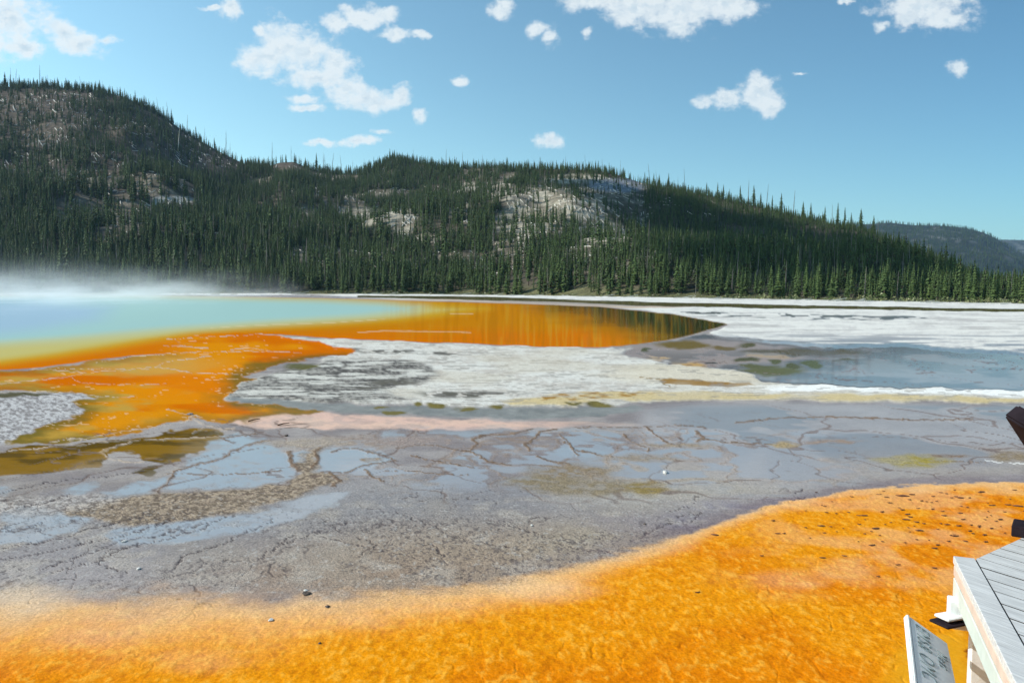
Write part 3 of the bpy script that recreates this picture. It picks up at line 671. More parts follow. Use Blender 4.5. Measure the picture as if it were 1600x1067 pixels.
# ------------------------------------------------------------------ trees
def leaf_mat():
    m, nt, p = material('pine_needles')
    oi = nt.new('ShaderNodeObjectInfo').outputs['Random']
    tc = nt.new('ShaderNodeNewGeometry').outputs['Position']
    n = nt.noise(tc, .9, 3, .6)
    a = nt.mix(oi, (.010, .022, .008, 1), (.060, .100, .026, 1))
    nt.put(p.inputs['Base Color'], nt.mix(nt.range(n, .35, .7), a, (.085, .125, .036, 1)))
    p.inputs['Roughness'].default_value = .75; p.inputs['Specular IOR Level'].default_value = .2
    return m
LM = leaf_mat()
BM = simple('pine_bark', (.12, .09, .07), .9, .2, 3)
DM = simple('bleached_dead_wood', (.66, .62, .54), .85, .15, 2)
GMt = simple('grey_dead_wood', (.15, .135, .12), .9, .2, 2)

def pine_crown(seed, whorls, per, hh=10.0, rad=1.7, base=.06, taper=.85):
    r = random.Random(seed); V = []; Fs = []
    for i in range(whorls):
        t = i / (whorls - 1)
        z = hh * (base + (1 - base) * t ** .95)
        L = rad * (1 - t) ** taper * r.uniform(.75, 1.15) + .12
        if t < .15: L *= .65 + t * 2
        n = max(3, int(per * (1 - .5 * t))); a0 = r.uniform(0, 6.28)
        for k in range(n):
            if r.random() < .08: continue
            a = a0 + 6.283 * k / n + r.uniform(-.3, .3); l = L * r.uniform(.7, 1.15)
            c, s = math.cos(a), math.sin(a); w = l * r.uniform(.28, .42) + .05
            dz = -l * r.uniform(.15, .45); up = hh / whorls * r.uniform(.5, .9)
            b = len(V)
            V += [(c * .05, s * .05, z + up), (c * l * .55 - s * w, s * l * .55 + c * w, z + dz * .35), (c * l, s * l, z + dz), (c * l * .55 + s * w, s * l * .55 - c * w, z + dz * .35), (c * l * .5, s * l * .5, z + dz * .3 - up * .5)]
            Fs += [(b, b + 1, b + 2), (b, b + 2, b + 3), (b + 4, b + 2, b + 1), (b + 4, b + 3, b + 2)]
    b = len(V); V += [(.12, 0, hh * .93), (-.06, .1, hh * .93), (-.06, -.1, hh * .93), (0, 0, hh * 1.03)]
    Fs += [(b, b + 1, b + 3), (b + 1, b + 2, b + 3), (b + 2, b, b + 3)]
    me = bpy.data.meshes.new('crown'); me.from_pydata(V, [], Fs); me.materials.append(LM); return me
def tube(V, Fs, p, q, r1, r2, n=5):
    p = Vector(p); q = Vector(q); d = (q - p).normalized(); e = d.orthogonal().normalized(); g = d.cross(e); b = len(V)
    for (c, r_) in ((p, r1), (q, r2)):
        for k in range(n):
            a = 6.283 * k / n; V.append(tuple(c + (e * math.cos(a) + g * math.sin(a)) * r_))
    for k in range(n): Fs.append((b + k, b + (k + 1) % n, b + n + (k + 1) % n, b + n + k))
    Fs.append(tuple(b + n + k for k in range(n))); Fs.append(tuple(b + n - 1 - k for k in range(n)))
def tube_mesh(name, segs, mat, n=5):
    V = []; Fs = []
    for s in segs: tube(V, Fs, *s, n=n)
    me = bpy.data.meshes.new(name); me.from_pydata(V, [], Fs); me.materials.append(mat); return me
trunk_me = tube_mesh('trunk', [((0, 0, -.4), (0, 0, 4), .15, .11), ((0, 0, 4), (0, 0, 9.6), .11, .03)], BM)
crowns = [pine_crown(1, 15, 9), pine_crown(2, 17, 8, rad=1.35), pine_crown(3, 13, 9, rad=2.0, base=.10), pine_crown(4, 16, 8, rad=1.1, base=.18), pine_crown(5, 14, 10, rad=1.6, base=.03)]
low = []
for i in range(6):
    cm = pine_crown(20 + i, 11, 6, rad=(1.5, 1.2, 1.8, 1.0, 1.4, 1.65)[i], base=(.05, .12, .08, .2, .02, .1)[i])
    low.append(cm)
proto_col = bpy.data.collections.new('pine_prototypes')
for i, cm in enumerate(low):
    bmx = bmesh.new(); bmx.from_mesh(cm); bmx.from_mesh(trunk_me)
    for f in bmx.faces:
        f.material_index = 0
    nf = len(cm.polygons)
    bmx.faces.ensure_lookup_table()
    for f in bmx.faces[nf:]: f.material_index = 1
    mj = bpy.data.meshes.new('pine'); bmx.to_mesh(mj); bmx.free(); mj.materials.append(LM); mj.materials.append(BM)
    for _q in range(2): proto_col.objects.link(bpy.data.objects.new('pine_form', mj))

SNAGM = simple('grey_snag', (.20, .18, .155), .9, .2, 2)
proto_col.objects.link(bpy.data.objects.new('snag_form', tube_mesh('snag', [((0, 0, -.3), (0, 0, 5), .17, .13), ((0, 0, 5), (.2, .1, 11), .13, .04)] + [((0, 0, 3 + .9 * k_), (.6 * math.cos(k_ * 2.1), .6 * math.sin(k_ * 2.1), 3 + .9 * k_), .05, .02) for k_ in range(8)], SNAGM, n=4)))
rng = np.random.default_rng(5)
def scatter():
    N = 125000
    a = rng.uniform(-.82, .82, N); u = rng.uniform(0, 1.06, N)
    px = np.clip(800 + F * a, -900, 2600)
    R0 = np.interp(px, r0t[:, 0], r0t[:, 1]); R1 = np.interp(px, r1t[:, 0], r1t[:, 1])
    u = u ** .85
    r = R0 * (1 - u) + R1 * u
    keep = rng.uniform(0, 1, N) < (r * (R1 - R0)) / (900 * 560) * 1.15
    a, u, r = a[keep], u[keep], r[keep]
    y = r / np.sqrt(1 + a * a); x = a * y
    z = hill_z(x, y)
    px, py = to_px(x, y, z)
    b = bare_at(px, py - 6, 6)
    # rough openness away from the named bare places
    b = np.maximum(b, .85 * sstep(.50, .62, fbm(x / 24, y / 34, 4, 401)) * (.45 + .55 * (1 - sstep(1000, 1100, px))) * (u < .97) * sstep(.10, .2, u))
    b = np.where((px > 560) & (px < 720) & (py < 296), 0, b)
    keep = rng.uniform(0, 1, len(x)) > b
    return x[keep], y[keep], z[keep], u[keep], px[keep], py[keep]
tx, ty, tz, tu, tpx, tpy = scatter()
th = rng.triangular(.42, .85, 1.25, len(tx)) * np.interp(tpx, [-300, 400, 900, 1300, 1600], [10.5, 10.5, 9.0, 6.6, 5.7]) / 10
th *= np.where(rng.uniform(0, 1, len(tx)) < .06, 1.35, 1)
th *= 1 - .28 * sstep(.3, .8, tu)
# nearest 280 standing in front become things of their own
front_score = tu * 1.0 + rng.uniform(0, .004, len(tx))
vis = (tpx > -30) & (tpx < 1630)
order = np.argsort(np.where(vis, -(th * 10 / np.hypot(tx, ty)) + 0.0 + tu * .25, 9))
# keep them spread along the whole edge
chosen = []; cnt = {}
for i in order:
    if not vis[i] or tu[i] > .06: continue
    k = int(tpx[i] // 40)
    if cnt.get(k, 0) >= 7: continue
    cnt[k] = cnt.get(k, 0) + 1; chosen.append(i)
    if len(chosen) >= 250: break
chosen_set = np.zeros(len(tx), bool); chosen_set[chosen] = True

def pine_thing(x, y, z, s, wide, k, label, group, rot):
    e = bpy.data.objects.new('pine_tree', None); C.objects.link(e); e.location = (x, y, z)
    e.scale = (s * wide, s * wide, s); e.rotation_euler = (0, 0, rot)
    e['label'] = label; e['category'] = 'pine tree'; e['group'] = group
    for nm, me in (('trunk', trunk_me), ('crown', crowns[k])):
        o = bpy.data.objects.new(nm, me); C.objects.link(o); o.parent = e
    return e
def edge_label(px, s, w):
    look = ('tall' if s > 1.1 else 'short' if s < .8 else 'mid-height') + (' broad' if w > 1.12 else ' slender' if w < .95 else '')
    for lim_, pl in ((130, 'behind the thickest steam'), (260, 'at the thinning right end of the steam'), (400, 'behind the far turquoise water'), (560, 'behind the turquoise to yellow edge'),
                     (720, 'behind the yellow-orange water'), (880, 'behind the middle of the orange water'), (1040, 'behind the dark green end of the pool'),
                     (1180, 'behind the pool tip'), (1320, 'below the shaded slope'), (1460, 'left of the blue hill'), (9999, 'beneath the distant blue hill')):
        if px < lim_: return look + ' pine in the front row ' + pl
for i in chosen:
    wd_ = RND.uniform(.85, 1.25)
    pine_thing(tx[i], ty[i], tz[i], th[i], wd_, RND.randrange(5), edge_label(tpx[i], th[i], wd_), 'pines along the forest edge', RND.uniform(0, 6))
# skyline pines that stand clear of the ridge
def ridge_point(px):
    R1 = float(np.interp(px, r1t[:, 0], r1t[:, 1])) * .997
    a = (px - 800) / F; y = R1 / math.sqrt(1 + a * a); x = a * y
    return x, y, float(hill_z(np.array([x]), np.array([y]))[0])
sky_pines = [(4,116,1.3),(21,115,1.2),(43,120,1.0),(50,123,1.1),(65,122,1.0),(78,122,1.4),(84,122,1.2),(95,128,1.0),(108,127,1.1),(116,126,1.0),(128,132,1.0),(160,128,1.0),(166,126,1.0),(198,138,1.0),(204,140,1),
             (268,172,1.0),(275,172,1.0),(312,196,1.0),(340,215,1.0),(435,241,1.0),(450,241,1.0),(463,243,1.0),(480,246,1.0),(497,240,1.0),
             (1004,262,1.0),(1018,264,1.0),(1027,268,.9),(1041,266,1.2),(1100,279,1.0),(1117,280,1.0),(1126,281,1.2),(1152,284,1.2),(1173,286,1.3),(1184,295,1.1),(1202,297,1.1),(1216,298,1.2),(1250,308,1.2),(1262,313,1.5),(1284,315,1.1),(1304,306,1.2),(1315,316,1.0),(1325,325,1.4),(1340,323,1.4),(1360,328,1.4)]
for (px, ptop, wd) in sky_pines:
    x, y, z = ridge_point(px)
    hgt = (float(to_px(x, y, z)[1]) - ptop) / F * math.hypot(x, y)
    side = 'left hill' if px < 400 else ('saddle between the hills' if px < 600 else 'right-hand ridge')
    hgt *= (.82 if px > 960 else 1.0) * RND.uniform(.85, 1.05)
    pine_thing(x, y, z - .3, max(.45, hgt / 10.3), wd * RND.uniform(.75, 1.0), RND.randrange(5), ('wide' if wd > 1.15 else 'slim') + ' pine clear against the sky on the ' + ('left end of the big hill' if px < 60 else 'bald crest of the big hill' if px < 135 else 'big hill right of its crest' if px < 230 else 'right flank of the big hill' if px < 400 else 'saddle' if px < 600 else 'top of the falling ridge' if px < 1060 else 'middle of the falling ridge' if px < 1230 else 'low end of the falling ridge'), 'pines on the skyline', RND.uniform(0, 6))

def gn_scatter(name, pts, scl, rot, coll, label):
    me = bpy.data.meshes.new(name); me.from_pydata([tuple(p) for p in pts], [], [])
    a = me.attributes.new('tree_scale', 'FLOAT_VECTOR', 'POINT'); a.data.foreach_set('vector', np.asarray(scl, np.float32).ravel())
    a = me.attributes.new('tree_turn', 'FLOAT', 'POINT'); a.data.foreach_set('value', np.asarray(rot, np.float32))
    o = link(name, me, kind='stuff', label=label)
    g = bpy.data.node_groups.new(name, 'GeometryNodeTree')
    g.interface.new_socket('Geometry', in_out='INPUT', socket_type='NodeSocketGeometry')
    g.interface.new_socket('Geometry', in_out='OUTPUT', socket_type='NodeSocketGeometry')
    gi = g.nodes.new('NodeGroupInput'); go = g.nodes.new('NodeGroupOutput')
    iop = g.nodes.new('GeometryNodeInstanceOnPoints'); ci = g.nodes.new('GeometryNodeCollectionInfo')
    ci.inputs['Collection'].default_value = coll; ci.inputs['Separate Children'].default_value = True; ci.inputs['Reset Children'].default_value = True
    iop.inputs['Pick Instance'].default_value = True
    na = g.nodes.new('GeometryNodeInputNamedAttribute'); na.data_type = 'FLOAT_VECTOR'; na.inputs['Name'].default_value = 'tree_scale'
    nr = g.nodes.new('GeometryNodeInputNamedAttribute'); nr.data_type = 'FLOAT'; nr.inputs['Name'].default_value = 'tree_turn'
    cx = g.nodes.new('ShaderNodeCombineXYZ'); er = g.nodes.new('FunctionNodeEulerToRotation')
    L = g.links.new
    L(gi.outputs[0], iop.inputs['Points']); L(ci.outputs[0], iop.inputs['Instance']); L(na.outputs[0], iop.inputs['Scale'])
    L(nr.outputs[0], cx.inputs[2]); L(cx.outputs[0], er.inputs[0]); L(er.outputs[0], iop.inputs['Rotation'])
    L(iop.outputs[0], go.inputs[0])
    md = o.modifiers.new('scatter', 'NODES'); md.node_group = g
    return o
rest = ~chosen_set
wide = rng.uniform(.8, 1.3, len(tx))
pts = np.stack([tx, ty, tz - .3], -1)[rest]
scl = np.stack([th * wide, th * wide, th], -1)[rest]
gn_scatter('pine_forest', pts, scl, rng.uniform(0, 6.28, rest.sum()), proto_col, 'dense dark pine forest covering the hills')
print('TREES', rest.sum())
fpts = []; fscl = []
for (xx, yy, zz, rock), n in ((FH1, 11000), (FH2, 6000)):
    k = rng.integers(0, xx.size, n)
    X_, Y_, Z_ = xx.ravel()[k], yy.ravel()[k], zz.ravel()[k]
    ok = (rng.uniform(0, 1, n) > rock.ravel()[k] * .8) & (Z_ > 2)
    jx = rng.uniform(-6, 6, n); 
    fpts.append(np.stack([X_ + jx, Y_, Z_ - .6], -1)[ok]); s_ = rng.uniform(1.0, 1.5, n)[ok]; fscl.append(np.stack([s_ * 1.3, s_ * 1.3, s_], -1))
fpts = np.concatenate(fpts); fscl = np.concatenate(fscl)
gn_scatter('distant_forest', fpts, fscl, rng.uniform(0, 6.28, len(fpts)), proto_col, 'far-off forest on the blue hills at right')

# young light-green shrubs at the foot
# ------------------------------------------------------------------ dead standing trees
def snag_mesh(seed, mat):
    r = random.Random(seed); segs = [((0, 0, -.3), (.1, 0, 5), .20, .15), ((.1, 0, 5), (r.uniform(-.3, .3), r.uniform(-.2, .2), 10), .15, .04)]
    for k in range(r.choice((3, 6, 10))):
        z = r.uniform(3.5, 9.4); a = r.uniform(0, 6.28); l = r.uniform(.3, .9)
        segs.append(((.05, 0, z), (math.cos(a) * l, math.sin(a) * l, z + r.uniform(-.2, .2)), .04, .015))
    return tube_mesh('snag', segs, mat, n=4)
snags = [snag_mesh(50 + i, GMt) for i in range(4)] + [snag_mesh(60 + i, DM) for i in range(3)]
sk_snags = [(6,83),(12,100),(30,108),(34,112),(37,112),(58,120),(74,101),(88,118),(139,117),(255,149),(271,155),(298,178),(325,195),(357,200),(364,213),(408,240),(428,213),(458,222),(508,230),(511,232),(520,236),(536,243),(553,246),(570,240),(647,233),(697,230),(722,231),(754,234),
            (824,246),(842,241),(882,243),(913,235),(938,246),(966,243),(1008,250),(1012,255),(1023,255),(1046,265),(1056,267),(1066,262),(1139,274),(1165,282),(1193,284),(1212,285),(1235,300),(1296,310),(1349,318),(1368,340)]
for k, (px, ptop) in enumerate(sk_snags):
    x, y, z = ridge_point(px)
    hgt = (float(to_px(x, y, z)[1]) - ptop) / F * math.hypot(x, y)
    if px > 1000 and k % 3 == 1: continue
    hgt *= RND.uniform(.62, 1.0)
    side = 'left hill' if px < 385 else ('saddle and middle hilltop' if px < 960 else 'ridge descending at right')
    o = link('dead_tree', snags[k % 4], category='dead tree', group='bare dead trunks on the skyline', label=('tall' if hgt > 16 else 'short') + ' thin bare trunk above the skyline, ' + ('left end of the big hill' if px < 100 else 'crest of the big hill' if px < 280 else 'right flank of the big hill' if px < 385 else 'saddle left of the notch' if px < 500 else 'saddle near the notch' if px < 600 else 'wooded middle hilltop' if px < 800 else 'rocky right shoulder of the middle hill' if px < 990 else 'start of the falling ridge' if px < 1080 else 'lower part of the falling ridge'))
    s = max(.6, hgt / 10); o.location = (x, y, z); o.scale = (s * .75, s * .75, s); o.rotation_euler = (RND.gauss(0, .05), RND.gauss(0, .06), RND.uniform(0, 6))
_ts = np.arange(140.0, 1300.0, 2.5)
def hit(px, py):
    d = ray(px, py).normalized()
    zz_ = H + d.z * _ts; g_ = hill_z(d.x * _ts, d.y * _ts)
    k_ = np.nonzero(zz_ < g_)[0]
    if not len(k_) or k_[0] == 0: return None
    i_ = k_[0]; e0 = zz_[i_ - 1] - g_[i_ - 1]; e1 = g_[i_] - zz_[i_]
    t = _ts[i_ - 1] + (_ts[i_] - _ts[i_ - 1]) * e0 / max(1e-6, e0 + e1)
    return Vector((0, 0, H)) + d * float(t)
slope_snags = [(185,250,20),(200,262,24),(150,240,22),(262,245,24),(278,238,30),(95,255,16),(60,235,18),(322,262,20),(545,340,24),(532,385,26),(690,300,16),(740,350,18),(770,380,18),(638,430,22),(890,420,22),(1395,420,22),(800,430,18),(120,300,14),(860,360,20),(930,330,18),(246,400,18),(358,380,22),(1095,420,16),(1225,430,18),(980,340,18),(1180,440,16),(1455,440,18),(436,345,20)]
for k, (px, py, hpx) in enumerate(slope_snags):
    q = hit(px, py)
    if q is None: continue
    o = link('dead_tree', snags[k % 7], category='dead tree', group='bare dead trunks on the slopes', label=('pale' if k % 7 > 3 else 'grey') + ' dead trunk ' + ('high' if py < 300 else 'half way up' if py < 390 else 'low') + ' on ' + ('the big left hill' if px < 345 else 'the slope above the turquoise water' if px < 640 else 'the slope above the orange water' if px < 1000 else 'the right-hand slope'))
    s = hpx * 1.15 / F * q.length / 10; o.location = q; o.scale = (s, s, s); o.rotation_euler = (RND.gauss(0, .06), RND.gauss(0, .08), RND.uniform(0, 6))
# ------------------------------------------------------------------ fallen logs
def log_mesh(seed):
    r = random.Random(seed); segs = [((-5, 0, .1), (0, r.uniform(-.2, .2), .1), .30, .24), ((0, 0, .1), (5, r.uniform(-.3, .3), .12), .24, .12)]
    for k in range(3): segs.append(((r.uniform(-2, 4), 0, .2), (r.uniform(-1, 5), r.uniform(-.8, .8), .9), .05, .02))
    return tube_mesh('log', segs, DM, n=5)
logs = [log_mesh(80 + i) for i in range(4)]
def place_log(o, px, py, ln, adeg):
    q = hit(px, py)
    if q is None: return False
    a = math.radians(adeg)       # direction of the log as it lies on the slope, seen from the flat
    q2 = hit(px + math.cos(a) * 8, py + math.sin(a) * 8)
    if q2 is None: return False
    d = (q2 - q)
    if d.length > 60: return False
    d.normalize()
    o.location = q + Vector((0, 0, .35)); o.rotation_euler = d.to_track_quat('X', 'Z').to_euler()
    s = ln / F * q.length / 10; s = min(s, 2.2); o.scale = (s, max(1.1, s * 1.35), max(1.1, s * 1.35)); return True
log_spots = []
for (cx, cy, rx, ry, s) in bare:
    n = int(rx * ry / 95 * s) + 2
    for _ in range(min(n, 26)):
        a = RND.uniform(0, 6.28); rr = math.sqrt(RND.random())
        log_spots.append((cx + math.cos(a) * rx * rr, cy + math.sin(a) * ry * rr, RND.uniform(8, 17), (RND.gauss(58, 24) if cx < 420 else RND.gauss(62, 40))))
log_spots += [(45,190,22,52),(110,170,14,60),(85,175,18,42),(215,178,16,55),(250,300,14,80),(240,345,22,85),(243,400,24,80),(218,385,14,60),(233,425,20,50),(322,345,18,95),(545,330,22,95),(640,342,20,-52),(632,350,16,-50),(140,366,12,15),(30,262,22,95),(25,255,14,120),(150,200,12,60),(325,355,20,-60),(345,330,14,60),(360,395,12,60),(500,300,14,60),(790,350,14,80),(870,365,20,70),(880,368,18,80),(855,370,18,110),(960,290,16,-70),(975,292,14,70),(1385,420,10,10)]
for k, (px, py, ln, ad) in enumerate(log_spots[:290]):
    o = bpy.data.objects.new('fallen_log', logs[k % 4])
    if place_log(o, px, py, ln, ad):
        C.objects.link(o)
        wh = ('the left end of the big hill' if px < 120 else 'the big left hill' if px < 420 else 'the forest gap left of the rocks' if px < 560 else 'rocky gap in the middle' if px < 720 else 'open tan slope above the orange water' if px < 890 else 'right part of the open tan slope')
        wh += ', ' + ('lying flat' if abs(ad) < 30 else 'pointing downhill' if 70 < abs(ad) < 110 else 'leaning right' if ad > 0 else 'leaning left')
        wh = ('high on ' if py < 280 else 'low on ') + wh
        o['category'] = 'log'; o['group'] = 'bleached logs lying on the slopes'; o['label'] = ('long' if ln > 14 else 'short') + ' bleached log ' + wh

# small windfall, too many to tell apart
lx = rng.uniform(-.72, .25, 5200); lu = rng.uniform(.08, .95, 5200)
lpx = 800 + F * lx
lr = np.interp(lpx, r0t[:, 0], r0t[:, 1]) * (1 - lu) + np.interp(lpx, r1t[:, 0], r1t[:, 1]) * lu
ly = lr / np.sqrt(1 + lx * lx); lxx = lx * ly; lz = hill_z(lxx, ly)
qx, qy = to_px(lxx, ly, lz)
lk = (np.maximum(bare_at(qx, qy), .8 * sstep(.48, .60, fbm(lxx / 24, ly / 34, 4, 401))) > rng.uniform(.2, .9, 5200))
lxx, ly, lz = lxx[lk], ly[lk], lz[lk]
an_ = rng.normal(-1.2, .7, len(lxx)); ll_ = rng.uniform(1.5, 5.0, len(lxx))
ex_, ey_ = lxx + np.cos(an_) * ll_, ly + np.sin(an_) * ll_
ez_ = hill_z(ex_, ey_)
V_ = []; F_ = []
for i in range(len(lxx)):
    tube(V_, F_, (lxx[i], ly[i], lz[i] + .5), (ex_[i], ey_[i], ez_[i] + .5), .24, .13, n=3)
me = bpy.data.meshes.new('windfall'); me.from_pydata(V_, [], F_); me.materials.append(DM)
link('windfall', me, kind='stuff', label='scattered bleached windfall timber between the trees on the slopes')

# ------------------------------------------------------------------ solid puffs added beyond the frame to shade the right slope
shade_px = [(900,282),(930,284),(960,290),(990,296),(1030,305),(1080,316),(1130,328),(1180,338),(1230,352),(1280,366),(1330,380),(1380,394),(1430,412),(1470,426),(930,306),(970,320),(1010,336),(1050,350),(1090,364),(1130,378),(1170,390),(1215,400),(1260,408),(1310,414),(1360,420),(1410,424),(1060,330),(1110,345),(1160,360),(1210,376),(1260,388),(1310,398),(1360,408),(1000,315),(1450,424)]
Vc = []; Fcld = []
bmc = bmesh.new()
for (px, py) in shade_px:
    q = hit(px, py + 12 * min(1, max(0, (px - 940) / 120)))
    if q is None: continue
    k = (950 - q.z) / sdir.z; c = q + sdir * k
    rad = RND.uniform(16, 20)
    mtx = Matrix.Translation(c + Vector((0, 0, RND.uniform(-3, 5)))) @ Matrix.Diagonal((rad, rad, rad * .8, 1))
    bmesh.ops.create_icosphere(bmc, subdivisions=2, radius=1.0, matrix=mtx)
me = bpy.data.meshes.new('cloud'); bmc.to_mesh(me); bmc.free()
mcl = simple('shade_puff_white', (.85, .86, .88), 1.0, .02, .01, spec=0); me.materials.append(mcl)
for p_ in me.polygons: p_.use_smooth = True
link('cloud', me, kind='stuff', label='unseen solid puffs added to shade the right-hand slope')

# ------------------------------------------------------------------ boardwalk
DZ = H - 1.55
WOODG = simple('weathered_plank', (.58, .575, .55), .8, .13, 14, bump=.25, grain=-1.09)
EDGEDK = simple('dark_board_edge', (.05, .045, .04), .9, .2, 20)  # darker side faces keep the gaps between planks dark
FASC = simple('bleached_fascia', (.56, .60, .53), .7, .06, 9, bump=.15)
FASC2 = simple('bleached_edge', (.60, .47, .38), .7, .06, 9, bump=.15)
DARK = simple('dark_brown_timber', (.020, .014, .018), .8, .2, 9, spec=.08)
RUST = simple('rusty_steel', (.09, .035, .02), .6, .2, 20)
def prism(name, poly, z0, z1, mat, parent=None, bev=.004):
    bm_ = bmesh.new()
    vs_ = [bm_.verts.new((p[0], p[1], z0)) for p in poly]
    f = bm_.faces.new(vs_); r_ = bmesh.ops.extrude_face_region(bm_, geom=[f])
    for v in r_['geom']:
        if isinstance(v, bmesh.types.BMVert): v.co.z = z1
    bmesh.ops.recalc_face_normals(bm_, faces=bm_.faces)
    if bev: bmesh.ops.bevel(bm_, geom=bm_.edges[:], offset=bev, segments=1, affect='EDGES')
    me = bpy.data.meshes.new(name); bm_.to_mesh(me); bm_.free(); me.materials.append(mat)
    return link(name, me, parent)
def clip(poly, n, c):  # keep n.p <= c
    out = []
    for i in range(len(poly)):
        a, b = poly[i], poly[(i + 1) % len(poly)]
        da, db = n.dot(a) - c, n.dot(b) - c
        if da <= 0: out.append(a)
        if (da < 0) != (db < 0): out.append(a + (b - a) * (da / (da - db)))
    return out
def g2(px, py, z): q = at(px, py, z); return Vector((q.x, q.y))
c_out = g2(1489.5, 869, DZ); c_in = g2(1524, 873, DZ); e_far = g2(1600, 838, DZ)
l_dir = (g2(1592, 995, DZ) - g2(1540, 903, DZ)).normalized()      # along the border, toward the eye
l_n = Vector((l_dir.y, -l_dir.x));
if l_n.x > 0: l_n = -l_n                                           # outward (left)
f_dir = (e_far - c_in).normalized(); f_n = Vector((-f_dir.y, f_dir.x))
p_dir = (g2(1600, 905, DZ) - g2(1531, 884, DZ)).normalized(); p_n = Vector((-p_dir.y, p_dir.x))
walk = bpy.data.objects.new('boardwalk', None); C.objects.link(walk)
walk['label'] = 'grey weathered plank boardwalk corner at the lower right edge, beside the white sign'; walk['category'] = 'boardwalk'
lim = [(l_n, l_n.dot(c_in)), (f_n, f_n.dot(c_in)), (Vector((1, 0)), 5.2), (Vector((0, -1)), 2.5)]
pitch = .145; k0 = int(p_n.dot(c_in) / pitch) - 40
phase = p_n.dot(g2(1550, 921, DZ)) % pitch
for k in range(k0, k0 + 80):
    lo = k * pitch + phase; hi = lo + pitch - .010
    ctr = c_in; big_ = []
    for (s1, off) in ((-9, lo), (9, lo), (9, hi), (-9, hi)):
        big_.append(p_dir * (p_dir.dot(ctr) + s1) + p_n * off)
    pl = big_
    for (n_, c_) in lim:
        pl = clip(pl, n_, c_ - .003)
        if len(pl) < 3: break
    if len(pl) < 3: continue
    ar = abs(sum(pl[i].x * pl[(i + 1) % len(pl)].y - pl[(i + 1) % len(pl)].x * pl[i].y for i in range(len(pl)))) / 2
    if ar < .003: continue
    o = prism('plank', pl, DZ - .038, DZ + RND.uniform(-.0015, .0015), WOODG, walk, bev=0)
    o.data.materials.append(EDGEDK)
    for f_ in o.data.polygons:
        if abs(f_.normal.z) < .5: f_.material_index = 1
dk = [c_in + l_dir * -.01, c_in + f_dir * 2.6, c_in + f_dir * 2.6 + l_dir * 2.2, c_in + l_dir * 2.2]
prism('gap_shade_sheet', [c_in + (f_dir + l_dir) * .05, c_in + f_dir * 2.6 + l_dir * .05, c_in + f_dir * 2.6 + l_dir * 2.6, c_in + l_dir * 2.6 + f_dir * .05], DZ - .075, DZ - .045, DARK, walk, bev=0)  # dark sheet added beneath so the plank gaps look shaded
# border board, its far end cut square to the view of the photo
end_o = c_out; Ln = 4.0
bw = [c_in + f_dir * .0, c_out, c_out + l_dir * Ln, c_in + l_dir * Ln]
bw = [c_in + l_n * .003, c_out, c_out + l_dir * Ln, c_in + l_n * .003 + l_dir * Ln]
prism('border_board', bw, DZ - .038, DZ + .004, WOODG, walk, bev=.003)
def strip(d0, d1, z0, z1, mat, name, s0=0.0):
    a = c_out + l_n * d0 + l_dir * s0; b = c_out + l_n * d1 + l_dir * s0
    return prism(name, [a, b, b + l_dir * (Ln - s0), a + l_dir * (Ln - s0)], z0, z1, mat, walk, bev=.004)
strip(-.10, .000, DZ - .10, DZ - .042, FASC2, 'edge_batten', .03)
strip(-.10, .004, DZ - .21, DZ - .103, FASC, 'fascia_board', .06)
# cross beams and posts beneath
def box(name, c, sx, sy, sz, rot, mat, parent, bev=.006):
    bm_ = bmesh.new(); bmesh.ops.create_cube(bm_, size=1, matrix=Matrix.Diagonal((sx, sy, sz, 1)))
    if bev: bmesh.ops.bevel(bm_, geom=bm_.edges[:], offset=bev, segments=1, affect='EDGES')
    me = bpy.data.meshes.new(name); bm_.to_mesh(me); bm_.free(); me.materials.append(mat)
    o = link(name, me, parent); o.location = c; o.rotation_euler = rot; return o
ang = math.atan2(l_dir.y, l_dir.x)
def along(s, d, z): q = c_out + l_dir * s + l_n * d; return Vector((q.x, q.y, z))
WHT = simple('sunlit_white_timber', (.74, .76, .74), .7, .08, 12, bump=.2)
box('cross_beam', along(.20, -.455, DZ - .26), .10, 1.0, .16, (0, 0, ang), WHT, walk)
box('cross_beam', along(1.75, -.50, DZ - .26), .10, 1.0, .16, (0, 0, ang), WHT, walk)
for s in (.20, 1.75):
    box('post', along(s, -.12, (DZ - .34) / 2 - .05), .10, .10, DZ - .24, (0, 0, ang), WHT, walk)
box('sill_plank', along(.24, .02, .585), .12, .16, .018, (.10, -.12, ang + .5), WHT, walk)
box('sill_plank', along(.24, .02, .555), .15, .20, .016, (.12, -.10, ang + .55), DARK, walk)  # thin dark sheet standing in for the shaded underside of the plank above
cyl = tube_mesh('bolt', [((0, 0, 0), (.09, 0, 0), .012, .012), ((-.004, 0, 0), (.006, 0, 0), .04, .04)], RUST, n=10)
bo = link('bolt', cyl, walk); bo.location = along(1.42, .01, DZ - .19); bo.rotation_euler = (0, 0, math.atan2(l_n.y, l_n.x))

